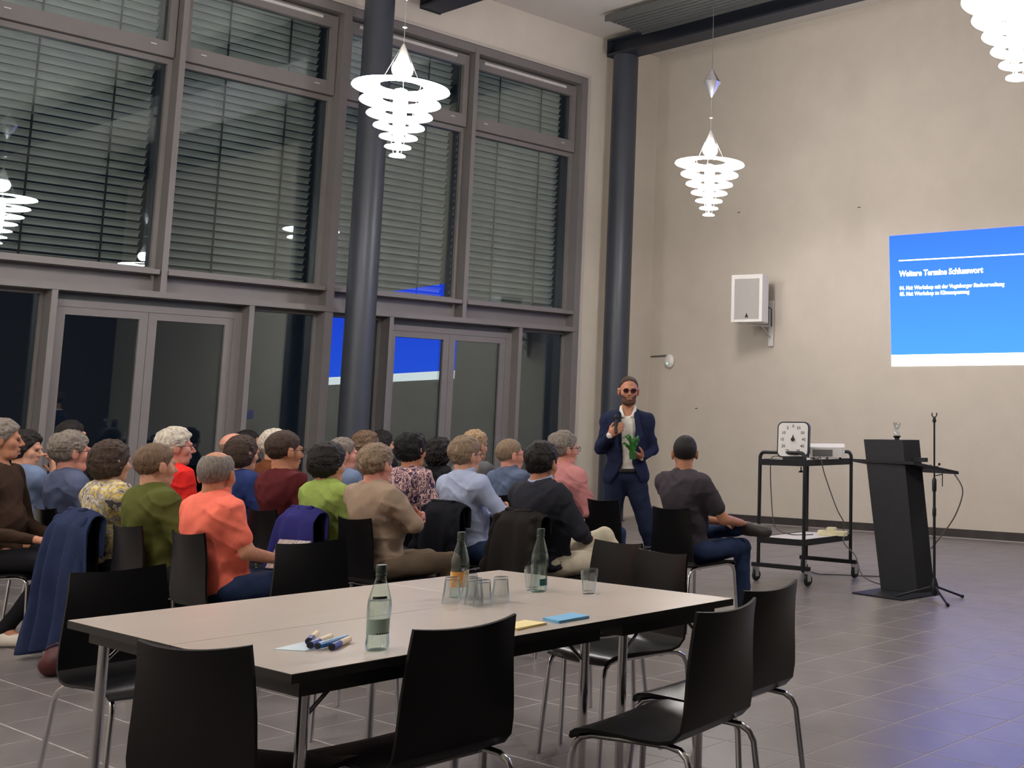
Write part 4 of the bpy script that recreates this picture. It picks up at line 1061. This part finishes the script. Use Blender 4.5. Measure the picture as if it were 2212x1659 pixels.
def build_person(root, J, head_yaw, head_pitch, hs, skin, hair, style, shirt, sleeve, trousers, bulk=1.0, seed=0.0, collar=None, glasses=False, h=.012, fh=.0065, finehands=False, shoe_m=None, eyes=False, neck_len=None, hem=None, hairskip=False):
    R = Rz(head_yaw) @ Rx(head_pitch)
    H = np.array(J['head'])
    hp = head_prims(H, R, hs)
    neck = [cone(np.array(J['nek']) - np.array((0, 0, .03)), H + R @ np.array((0, -.022, -.060)) * hs, .056 * (.6 + .4 * bulk), .050 * (.6 + .4 * bulk), .03)]
    tor = torso_p(J, bulk, -.012)
    arms = limbs(J, 'R') + limbs(J, 'L')
    hands = []
    for n, sx in (('R', 1), ('L', -1)):
        hands += hand_prims(J['wr' + n], J['hd' + n], J['hb' + n], J.get('th' + n, (-sx, .3, .6)), J.get('cu' + n, .30), 1.0)
    legs_ = legp(J, 'R', -.008) + legp(J, 'L', -.008)
    feet = [cone(J['an' + n], J['toe' + n], .035, .028, .02) for n in 'RL']
    allp = tor + neck + arms + legs_ + feet
    groups = [(allp, bounds(allp, .05)), (hp, bounds(hp, .05)), (hands, bounds(hands, .05))]
    def fn(P):
        d = np.full(P.shape[:-1], 1.0, np.float32)
        for i, (pr, bb) in enumerate(groups):
            lo = A3([b[0] for b in bb]); hi = A3([b[1] for b in bb])
            if i == 0: di = field(pr, P)
            else:
                inb = ((P > lo) & (P < hi)).all(-1)
                di = np.linalg.norm(np.maximum(np.maximum(lo - P, P - hi), 0), axis=-1) + .05
                if inb.any(): di[inb] = field(pr, P[inb])
            d = di if i == 0 else smin(d, di, .012)
        return d
    box = bounds(allp + hp + hands, .03)
    if finehands: body = mesh_part('body', fn, box, finehands, SK[skin], root)
    else:
        hb = bounds(hp, .01)
        body = mesh_part('body', fn, box, h, SK[skin], root, (hb[0], hb[1], (H[2] - .13 * hs, H[2] + .14 * hs), fh))
    # hair
    if not hairskip:
        c = H
        mesh_part('hair', hair_fn(H, R, hs, style, seed), tuple((c[i] - .135 * hs, c[i] + .14 * hs) for i in range(3)), .0065, HAIR[hair], root)
    # shirt
    g = .014
    sp_ = torso_p(J, bulk, g)
    for n in 'RL':
        sh, el, wr = A3(J['sh' + n]), A3(J['el' + n]), A3(J['wr' + n])
        if sleeve == 'long': sp_ += [cone(sh, el, .066, .054, .05), cone(el, wr + (el - wr) * .04, .054, .038, .02)]
        elif sleeve == 'short': sp_ += [cone(sh, sh + (el - sh) * .70, .068, .060, .05)]
        elif sleeve == 'mid': sp_ += [cone(sh, el, .066, .054, .05), cone(el, el + (wr - el) * .35, .054, .047, .02)]
    nk = A3(J['nek']); hz0 = hem if hem is not None else J['pel'][2] - .055
    def fs(P):
        d = field(sp_, P) + wrinkle(P, seed)
        d = np.maximum(d, hz0 - P[..., 2])
        nd = prim_d(cone(nk + A3((0, .035, .035)), nk + A3((0, -.02, .20)), .066, .070, 0), P)      # neck opening
        return np.maximum(d, -nd)
    mesh_part('shirt', fs, bounds(sp_, .03), .0105, shirt, root)
    if collar:
        cp = [torus(nk + A3((0, .004, .022)), .066, .013, .01, Rx(.28), .45)]
        mesh_part('collar', lambda P: field(cp, P), bounds(cp, .02), .008, collar, root)
    # trousers
    tp = [ell(J['pel'], (.168 * (.55 + .45 * bulk) + .008, .118 * bulk + .008, .11), .05)] + legp(J, 'R', .010) + legp(J, 'L', .010)
    ztop = J['pel'][2] + .06
    def ft(P): return np.maximum(field(tp, P) + wrinkle(P, seed + 4, .005), P[..., 2] - ztop) if not J.get('raised') else field(tp, P) + wrinkle(P, seed + 4, .005)
    def ft2(P):
        d = field(tp, P) + wrinkle(P, seed + 4, .005)
        cut = np.where(P[..., 1] < .12, P[..., 2] - ztop, -1.0)
        return np.maximum(d, cut)
    mesh_part('trousers', ft2, bounds(tp, .03), .013, trousers, root)
    for n in 'RL': shoe(J, n, root, shoe_m or M_SHOE)
    if glasses: spectacles(H, R, hs, root, M_LENS if glasses == 'dark' else None)
    if eyes:
        for sx in (-1, 1):
            c = H + R @ (np.array((sx * .029, .083, .003)) * hs)
            MB().sphere(tuple(c), .0082 * hs, 10, 8).build('eye', M_EYE, root, True)
    return body
CAMYAW = math.radians(35.4)
def aim(a, x, y):
    """world heading of somebody at (x, y) turned a degrees from 'straight away from the camera' towards picture right -> rotation about z from +y"""
    return math.atan2(-x, y) - math.radians(a)
GC = 'audience chairs'
def sitter(hx, hy, hz, a_head, lab, clab, skin, hair, style, shirt, sleeve, trousers, arms='lap', legs='std', body_a=None, pitch=0.0, hs=1.05, **kw):
    """seat somebody with the head at (hx, hy, hz); a_head and body_a are headings as in aim()"""
    rz = 0.0 if body_a is None else aim(body_a, hx, hy)
    oy = -.105
    ox = hx + oy * math.sin(rz); oy2 = hy - oy * math.cos(rz)
    chair(ox, oy2, math.degrees(rz), clab, GC)
    root = empty('person', (ox, oy2, 0), rz, lab, 'person', 'seated audience')
    J = sit_joints(hz, kw.get('bulk', 1.0), arms, legs)
    build_person(root, J, aim(a_head, hx, hy) - rz, math.radians(pitch), hs, skin, hair, style, shirt, sleeve, trousers, seed=(hx * 3.7) % 6.28, **kw)
    return root, (ox, oy2, rz)
JEANS = cloth('jeans', 44, 58, 88); DKT = cloth('dark_trousers', 34, 34, 40); TANT = cloth('tan_trousers', 116, 100, 82); BEIGE = cloth('cream_trousers', 214, 204, 180)
P = sitter
C_ORANGE = cloth('orange', 246, 122, 100); C_GREENJ = cloth('olive', 86, 90, 44); C_VEST = cloth('slate_vest', 84, 92, 118); C_MAR = cloth('maroon', 88, 34, 38)
C_LIME = cloth('lime', 146, 166, 86); C_TAUPE = cloth('taupe', 158, 138, 118); C_LB = cloth('pale_blue', 164, 174, 200); C_CHAR = cloth('charcoal', 44, 45, 52); C_PINK = cloth('pink', 196, 132, 130)
C_TEE = cloth('grey_tee', 66, 61, 66); C_GB = cloth('grey_blue', 92, 106, 130); C_BROWN = cloth('brown_jacket', 62, 46, 36); C_DEN = cloth('denim_shirt', 108, 124, 152); C_RED = cloth('red', 226, 46, 42)
C_BLUE = cloth('royal_blue', 42, 56, 104); C_GREY = cloth('mid_grey', 98, 98, 100); C_DK = cloth('near_black', 30, 30, 34); C_RUST = cloth('rust', 112, 66, 42)
C_YEL = patterned('yellow_floral', [rgb(80, 72, 74), rgb(196, 186, 168), rgb(150, 140, 130), rgb(214, 184, 84), rgb(208, 200, 180)], 16)
C_PUR = patterned('purple_leaf', [rgb(58, 40, 72), rgb(70, 48, 84), rgb(214, 176, 168), rgb(64, 44, 80), rgb(222, 186, 172)], 17, stretch=(1.5, 1.5, 0.8))
# nearest row, left to right
P(-9.14, 2.98, 1.275, 94, 'grey-haired man in a dark brown jacket cut by the left picture edge', 'black chair under the man in the brown jacket at the left edge', 'warm', 'grey', 'full', C_BROWN, 'long', C_DK, 'lap', 'tuck', bulk=1.1, shoe_m=M_SHOEW, eyes=True, body_a=117)
P(-10.42, 3.55, 1.185, 112, 'dark-haired woman in a pale blue top resting her chin on her hand', 'black chair under the woman with her hand at her chin', 'fair', 'dark', 'pixie', C_DEN, 'long', DKT, 'chin', body_a=60, eyes=True, finehands=.0085, pitch=-6, hs=1.08)
P(-9.25, 3.42, 1.185, 72, 'grey-haired man with glasses in a slate blue vest', 'black chair under the man in the slate blue vest', 'pink', 'grey', 'full', C_VEST, 'mid', JEANS, glasses=True, hs=1.14)
YEL = P(-8.06, 3.20, 1.15, 58, 'woman with brown bobbed hair in a yellow and grey floral blouse', 'black chair under the woman in the floral blouse, hidden by a coat', 'fair', 'brown', 'bob', C_YEL, 'long', DKT, 'fold')
P(-7.42, 3.18, 1.145, 62, 'man with brown hair in an olive green jersey', 'black chair under the man in the olive jersey', 'fair', 'lbrown', 'short', C_GREENJ, 'long', DKT, bulk=1.12)
P(-6.70, 3.18, 1.115, 28, 'balding man in a bright orange polo shirt', 'black chair under the man in the orange polo shirt', 'warm', 'grey', 'thin', C_ORANGE, 'short', JEANS, 'lap', bulk=1.18, collar=C_ORANGE, finehands=.0085, hs=1.08)
# second row
P(-11.38, 4.20, 1.27, 60, 'dark-haired person mostly hidden behind the man in the vest', 'black chair under the hidden dark-haired person by the left door', 'fair', 'dark', 'short', C_DK, 'long', DKT)
P(-9.10, 4.02, 1.215, 82, 'white-haired man with glasses in a bright red shirt', 'black chair under the man in the red shirt', 'pink', 'white', 'full', C_RED, 'short', JEANS, glasses=True, hs=1.1)
P(-8.75, 4.32, 1.165, 55, 'brown-haired woman in blue behind the orange polo shirt', 'black chair under the woman in blue', 'fair', 'brown', 'bob', C_BLUE, 'long', DKT)
MARP = P(-8.02, 4.24, 1.20, 62, 'dark-haired man with glasses in a maroon sweater', 'black chair under the man in the maroon sweater', 'warm', 'brown', 'short', C_MAR, 'long', DKT, glasses=True, bulk=1.2, hs=1.13)
LIME = P(-7.47, 4.24, 1.125, 52, 'dark-haired woman in a lime green top', 'black chair under the woman in the lime top, carrying a blue jacket', 'fair', 'dark', 'pixie', C_LIME, 'short', DKT, hs=1.1)
P(-6.92, 4.24, 1.135, 42, 'man with sandy grey hair in a taupe long-sleeved shirt, arms folded', 'black chair under the man in the taupe shirt', 'pink', 'sand', 'full', C_TAUPE, 'long', TANT, 'fold', bulk=1.12)
# third row
P(-10.46, 5.10, 1.165, 86, 'bald man with glasses in profile behind the woman in blue', 'black chair under the bald man in profile', 'pink', 'sand', 'bald', C_GREY, 'long', DKT, glasses=True, hs=1.12)
P(-9.86, 5.12, 1.195, 42, 'white-haired man in a rust brown jacket behind the maroon sweater', 'black chair under the man in the rust jacket', 'fair', 'white', 'full', C_RUST, 'long', DKT, hs=1.1)
P(-8.82, 5.12, 1.145, 72, 'grey-haired man in a denim shirt behind the lime top', 'black chair under the man in the denim shirt', 'pink', 'grey', 'short', C_DEN, 'long', JEANS, hs=1.08)
P(-7.91, 5.12, 1.195, 40, 'woman with short black hair in a purple leaf-print blouse', 'black chair under the woman in the purple blouse', 'warm', 'black', 'pixie', C_PUR, 'short', DKT, glasses=True, hs=1.08)
LBS = P(-7.26, 5.12, 1.17, 52, 'man with brown hair and glasses in a pale blue shirt', 'black chair under the man in the pale blue shirt, hung with a black jacket', 'fair', 'sand', 'full', C_LB, 'long', JEANS, 'fold', collar=C_LB, glasses=True, bulk=1.12, hs=1.08)
SUIT = P(-6.18, 4.92, 1.145, 32, 'dark-haired man in a charcoal suit jacket', 'black chair under the man in the charcoal suit, covered by his jacket', 'tan', 'dark', 'full', C_CHAR, 'long', BEIGE, 'clasp', 'crossR', collar=C_LB, bulk=1.18, hs=1.1)
# fourth row and beyond
P(-12.26, 6.10, 1.165, 88, 'dark-haired man in profile beside the bald man', 'black chair under the man in profile near the left door', 'warm', 'dark', 'short', C_DK, 'long', DKT, hs=1.15)
P(-10.34, 6.22, 1.175, 42, 'person with curly brown hair behind the taupe shirt', 'black chair under the curly brown-haired person', 'fair', 'lbrown', 'curly', C_GREY, 'long', DKT)
P(-11.70, 7.22, 1.155, 62, 'dark-haired woman behind the purple blouse, partly hidden', 'black chair under the dark-haired woman farthest back', 'fair', 'dark', 'bob', C_DK, 'long', DKT, hs=1.15)
P(-9.17, 6.20, 1.125, 24, 'person with dark curly hair between the purple blouse and the pale blue shirt', 'black chair under the person with dark curly hair', 'fair', 'dark', 'curly', C_DK, 'long', DKT)
P(-8.69, 6.22, 1.20, 44, 'blond-haired person just behind the man in pale blue', 'black chair under the blond-haired person', 'fair', 'blond', 'full', C_GREY, 'long', DKT)
P(-8.22, 6.22, 1.13, 64, 'short-haired man with glasses in a grey-blue shirt', 'black chair under the man in the grey-blue shirt', 'pink', 'sand', 'crop', C_GB, 'short', JEANS, 'fold', collar=C_GB, glasses=True, hs=1.12)
P(-7.53, 6.20, 1.195, 62, 'grey-haired man with glasses in a pink shirt', 'black chair under the man in the pink shirt', 'pink', 'grey', 'full', C_PINK, 'long', JEANS, collar=C_PINK, glasses=True, bulk=1.05, hs=1.1)
P(-6.06, 6.06, 1.19, -4, 'man in a dark grey T-shirt sitting with one ankle on his knee', 'black chair under the man in the dark grey T-shirt', 'tan', 'dark', 'crop', C_TEE, 'short', JEANS, 'shin', 'ankle', bulk=1.05, finehands=.0085, hs=1.06)

# ------------------------------------------------------------------ the speaking man
SPX, SPY = -7.80, 7.10
spk = empty('person', (SPX, SPY, 0), math.radians(-133), 'standing man in a navy suit jacket and white shirt speaking into a microphone', 'person')
J = dict(pel=(0, -.01, .965), bel=(0, 0, 1.13), che=(0, -.005, 1.325), nek=(0, -.015, 1.50), head=(0.0, .015, 1.675), shR=(.150, -.01, 1.430), shL=(-.150, -.01, 1.430),
         elR=(.222, .01, 1.185), wrR=(.140, .215, 1.300), hdR=(-.75, .35, .62), hbR=(.25, .9, -.1), thR=(-.2, .2, 1), cuR=.62, elL=(-.222, -.04, 1.175), wrL=(-.135, .175, 1.115), hdL=(.75, .55, .25), hbL=(-.2, .3, -1), thL=(-.2, .8, .6), cuL=.55,
         hipR=(.085, -.01, .90), knR=(.11, .02, .50), anR=(.115, -.03, .09), toeR=(.14, .12, .045), hipL=(-.085, -.01, .90), knL=(-.20, .03, .50), anL=(-.30, -.03, .09), toeL=(-.34, .11, .045))
C_NAVY = cloth('navy', 36, 42, 68); C_WH = cloth('white_shirt', 226, 222, 210, .04); C_NJ = cloth('dark_denim', 34, 42, 64)
def build_speaker():
    R = Rz(math.radians(6)); H = np.array(J['head']); hs = 1.04
    hp = head_prims(H, R, hs)
    base = torso_p(J, .93, -.014) + [cone(np.array(J['nek']) - np.array((0, 0, .03)), H + R @ np.array((0, -.022, -.06)) * hs, .055, .050, .03)] + limbs(J, 'R') + limbs(J, 'L') + legp(J, 'R', -.010) + legp(J, 'L', -.010) + [cone(J['an' + n], J['toe' + n], .034, .028, .02) for n in 'RL']
    hands = hand_prims(J['wrR'], J['hdR'], J['hbR'], J['thR'], .62) + hand_prims(J['wrL'], J['hdL'], J['hbL'], J['thL'], .55)
    def fn(P): return smin(smin(field(base, P), field(hp, P), .012), field(hands, P), .010)
    mesh_part('body', fn, bounds(base + hp + hands, .03), .0075, SK['tan'], spk)
    mesh_part('hair', hair_fn(H, R, hs, 'recede', 1.0), tuple((H[i] - .14, H[i] + .14) for i in range(3)), .006, HAIR['brown'], spk)
    def beard(P):
        q = ((P - A3(H)) @ R) / hs
        d = field(head_prims((0, 0, 0), np.eye(3, dtype=np.float32), 1.0), q) - .0012 + .0006 * noise3(q, 220)
        x, y, z = q[..., 0], q[..., 1], q[..., 2]
        d = np.maximum(d, z + .050 - .55 * np.maximum(np.abs(x) - .022, 0)); d = np.maximum(d, .020 - y)
        return np.maximum(d, .0070 - np.sqrt((np.maximum(np.abs(x) - .014, 0)) ** 2 + (z + .063) ** 2))
    mesh_part('beard', beard, ((-.09, .09), (.0, .14), (H[2] - .14, H[2])), .0055, mat('stubble', rgb(92, 62, 48), 0.8, var=.2, scale=60), spk)
    for sx in (-1, 1):
        MB().sphere(tuple(H + R @ (np.array((sx * .029, .083, .003)) * hs)), .0095, 10, 8).build('eye', M_EYE, spk, True)
    spectacles(H, R, hs, spk, M_LENS)
    sp_ = torso_p(J, .93, .004); nk = A3(J['nek'])
    def fs(P):
        d = field(sp_, P) + wrinkle(P, 2.0, .004)
        return np.maximum(np.maximum(d, .98 - P[..., 2]), -prim_d(cone(nk + A3((0, .060, .0)), nk + A3((0, -.03, .20)), .044, .075, 0), P))
    mesh_part('shirt', fs, bounds(sp_, .03), .010, C_WH, spk)
    for sx in (-1, 1):
        cp = [cone((sx * .012, -.078, 1.540), (sx * .058, -.035, 1.538), .011, .012, .01), cone((sx * .058, -.035, 1.538), (sx * .058, .030, 1.515), .012, .014, .01), cone((sx * .058, .030, 1.515), (sx * .042, .088, 1.462), .014, .016, .01)]
        mesh_part('collar', lambda P, cp=cp: field(cp, P), bounds(cp, .02), .0065, C_WH, spk)
    jp = torso_p(J, .93, .024) + [ell((0, -.01, .94), (.185, .140, .16), .06)]
    for n in 'RL':
        sh, el, wr = A3(J['sh' + n]), A3(J['el' + n]), A3(J['wr' + n])
        jp += [cone(sh, el, .056, .052, .05), cone(el, wr + (el - wr) * .05, .052, .040, .02)]
    arm_only = [cone(A3(J['el' + n]), A3(J['wr' + n]), .058, .042, .02) for n in 'RL']
    def fj(P):
        d = field(jp, P) + wrinkle(P, 5.0, .007)
        d = np.maximum(d, .835 - P[..., 2])
        x, y, z = P[..., 0], P[..., 1], P[..., 2]
        wv = .040 + .030 * np.clip((z - 1.1) / .4, 0, 1) + .10 * np.clip((1.06 - z) / .2, 0, 1)
        opening = np.maximum(np.abs(x + .01) - wv, .045 - y)
        opening = np.maximum(opening, -(prim_d(arm_only[0], P) - .002)); opening = np.maximum(opening, -(prim_d(arm_only[1], P) - .002))
        d = np.maximum(d, -opening)
        return np.maximum(d, -prim_d(cone(nk + A3((0, .03, .02)), nk + A3((0, -.02, .20)), .074, .082, 0), P))
    mesh_part('jacket', fj, bounds(jp, .03), .0105, C_NAVY, spk)
    for sx in (-1, 1):
        lp = [cone((sx * .075, .105, 1.48), (sx * .105, .152, 1.30), .022, .030, .02), cone((sx * .105, .152, 1.30), (sx * .055, .165, 1.14), .026, .008, .02)]
        mesh_part('lapel', lambda P, lp=lp: np.maximum(field(lp, P), np.abs(P[..., 1] - (.10 + (1.48 - P[..., 2]) * .22)) - .014), bounds(lp, .03), .008, C_NAVY, spk)
    tp = [ell(J['pel'], (.172, .122, .12), .05)] + legp(J, 'R', .014) + legp(J, 'L', .014)
    mesh_part('trousers', lambda P: np.maximum(field(tp, P) + wrinkle(P, 1.0, .005), P[..., 2] - 1.015), bounds(tp, .03), .012, C_NJ, spk)
    bp = [torus((0, -.005, 1.0), .148, .018, .01, None, .9)]
    mesh_part('belt', lambda P: np.maximum(field([ell((0, -.005, 1.0), (.172, .128, .2), .01)], P), np.abs(P[..., 2] - .998) - .018), ((-.2, .2), (-.16, .16), (.96, 1.04)), .009, M_BLACK, spk)
    for n in 'RL':
        shoe(J, n, spk, M_SHOE)
        wr, el = A3(J['wr' + n]), A3(J['el' + n])
        cf = [cone(wr + (el - wr) * .08, wr + (el - wr) * .01, .0335, .0325, .01)]
        mesh_part('cuff', lambda P, cf=cf: field(cf, P), bounds(cf, .02), .008, C_WH, spk)
build_speaker()
def spk_pt(p):
    a = math.radians(-133); return (SPX + p[0] * math.cos(a) - p[1] * math.sin(a), SPY + p[0] * math.sin(a) + p[1] * math.cos(a), p[2])
mic = empty('microphone', spk_pt((.090, .268, 1.27)), math.radians(-133), 'black handheld microphone held at the chest of the speaking man', 'microphone')
TI = Matrix.Rotation(math.radians(12), 4, 'X')
MB().lathe([(0.0, 0.045), (.012, .047), (.013, .06), (.016, .15), (.0175, .165)], 16).xform(TI).build('handle', M_BLACK, mic, True)
MB().sphere((0, 0, .185), (.025, .025, .027), 16, 10).xform(TI).build('grille_ball', M_DARK, mic, True)
# green plant in his other hand
pl = empty('small_plant', spk_pt((-.055, .262, 1.10)), 0, 'small bright green leafy plant in the hand of the speaking man', 'plant')
M_GRN = mat('fresh_leaf', rgb(46, 112, 42), 0.5, var=0.35, scale=30)
MB().lathe([(0.0, 0), (.025, 0), (.033, .055), (.030, .058), (0, .05)], 18).build('pot', mat('green_pot', rgb(40, 92, 40), .6), pl, True)
for k in range(15):
    a = 2.4 * k; r = .03 + .045 * ((k * 7) % 5) / 4; hgt = .07 + .085 * ((k * 3) % 7) / 6
    pts = [(.012 * math.cos(a), .012 * math.sin(a), .05), (.5 * r * math.cos(a), .5 * r * math.sin(a), .05 + hgt * .7), (r * math.cos(a + .3), r * math.sin(a + .3), .05 + hgt), (r * 1.35 * math.cos(a + .6), r * 1.35 * math.sin(a + .6), .05 + hgt * .9)]
    MB().tube(pts, [.005, .011, .009, .002], 7).build('leaf', M_GRN, pl, True)

# ------------------------------------------------------------------ coats over chair backs, bag, papers
def coat(name, ch, lab, m, wt, wb, front, back, amp, nf, seed, dz=0.02, cat='jacket', sleeves=True, off=0.0):
    ox, oy, rz = ch
    t = empty(name, (ox, oy, 0), rz, lab, cat)
    NU, path = 61, []
    zt = .842 + dz
    for k in range(6): path.append((-.212, zt - .02 - front * (1 - k / 5), 0.0))
    for k in range(1, 6):
        a = math.pi * k / 6; path.append((-.250 + .036 * math.cos(a), zt - .02 + .030 * math.sin(a), 0.0))
    for k in range(0, 16): path.append((-.290 - .02 * k / 15, zt - .02 - back * k / 15, k / 15))
    V = []; F = []
    for j, (y, z, fr) in enumerate(path):
        hw = wt + (wb - wt) * fr ** .8
        for i in range(NU):
            u = -1 + 2 * i / (NU - 1)
            fold = amp * (.25 + .75 * fr) * (math.sin(nf * u * 3.1 + seed + 1.2 * fr) + .22 * math.sin(nf * 2.3 * u * 3.1 + 2 * seed - fr))
            sag = -.035 * abs(u) ** 3 * (1 - fr) if j > 4 else 0
            bulge = (1 - u * u) * .02 * math.sin(min(1, fr * 1.5) * math.pi)
            V.append((u * hw + off * fr, y - (.6 * (fold + amp) + bulge if fr > 0 else 0) - .012 * fr + (0.02 * u * u if fr == 0 else .03 * u * u), max(z + sag + (.03 * math.sin(3 * u + seed) * fr if fr > .9 else 0), .012)))
    for j in range(len(path) - 1):
        for i in range(NU - 1): F.append((j * NU + i, j * NU + i + 1, (j + 1) * NU + i + 1, (j + 1) * NU + i))
    o = MB().add(V, F).build('coat_body', m, t, True)
    s = o.modifiers.new('thick', 'SOLIDIFY'); s.thickness = .010; s.offset = 0
    s = o.modifiers.new('smooth', 'SUBSURF'); s.levels = 1; s.render_levels = 1
    cp = [cone((-.12, -.262, zt + .004), (.0, -.266, zt - .004), .014, .017, .02), cone((.0, -.266, zt - .004), (.12, -.262, zt + .004), .017, .014, .02)]
    mesh_part('coat_collar', lambda P: field(cp, P) + .006 * noise3(P, 40, seed), bounds(cp, .02), .010, m, t)
    if sleeves:
        for sx in (-1, 1):
            L = min(back * .9, .52)
            sp2 = [cone((sx * (wt - .05), -.288, zt - .05), (sx * (wt + .0), -.315, zt - .09 - L * .5), .030, .036, .03), cone((sx * (wt + .0), -.315, zt - .09 - L * .5), (sx * (wt + .0), -.318, zt - .09 - L), .036, .032, .03)]
            mesh_part('coat_sleeve', lambda P, sp2=sp2: field(sp2, P) + .007 * np.sin(P[..., 2] * 60 + seed) * .6 + .005 * noise3(P, 40, seed), bounds(sp2, .02), .012, m, t)
    return t
C_COAT = cloth('navy_coat', 44, 54, 84, .15)
coat('hanging_coat', YEL[1], 'long dark blue quilted coat hanging over a chair back at the left', C_COAT, .225, .40, .25, .80, .085, 3.4, .6, dz=.035, cat='coat', off=-.05)
coat('hanging_jacket', LIME[1], 'violet-blue jacket draped over the chair of the woman in lime green', cloth('violet', 50, 48, 112), .205, .28, .18, .40, .05, 2.4, 1.8, sleeves=False)
coat('hanging_jacket', LBS[1], 'black jacket hung on the chair of the man in pale blue', cloth('black_jacket', 24, 25, 32), .22, .30, .15, .48, .045, 2.0, 3.0)
coat('hanging_jacket', SUIT[1], 'dark brown-black jacket hung on the chair of the man in the suit', cloth('brown_black', 34, 31, 30), .225, .33, .12, .52, .045, 2.1, 4.4)
bagp = [ell((0, 0, .065), (.085, .065, .065), .03), ell((.02, .01, .115), (.05, .04, .045), .05)]
bag = empty('handbag', (-7.70, 2.86, 0), .5, 'dark red leather bag on the floor under the hanging coat', 'bag')
mesh_part('bag_body', lambda P: np.maximum(field(bagp, P) + .008 * noise3(P, 35), .003 - P[..., 2]), bounds(bagp, .03), .010, M_SHOER, bag)
MB().tube([(-.04, 0, .10), (-.05, .0, .15), (.0, .01, .175), (.05, .01, .16), (.05, 0, .12)], .006, 8).build('strap', M_SHOER, bag, True)
pp = empty('newspaper', (-6.60, 3.50, .60), .2, 'grey-white printed paper held on the lap of the man in orange', 'paper')
M_NEWS = patterned('newsprint', [rgb(150, 150, 148), rgb(196, 196, 190), rgb(172, 174, 172)], 40)
MB().box(-.10, .14, -.004, .004, 0, .17).xform(Matrix.Rotation(-.5, 4, 'X')).build('front_page', M_NEWS, pp)
MB().box(-.10, .14, .006, .010, 0, .165).xform(Matrix.Rotation(-.42, 4, 'X')).build('back_page', M_NEWS, pp)
bpy.context.view_layer.update()
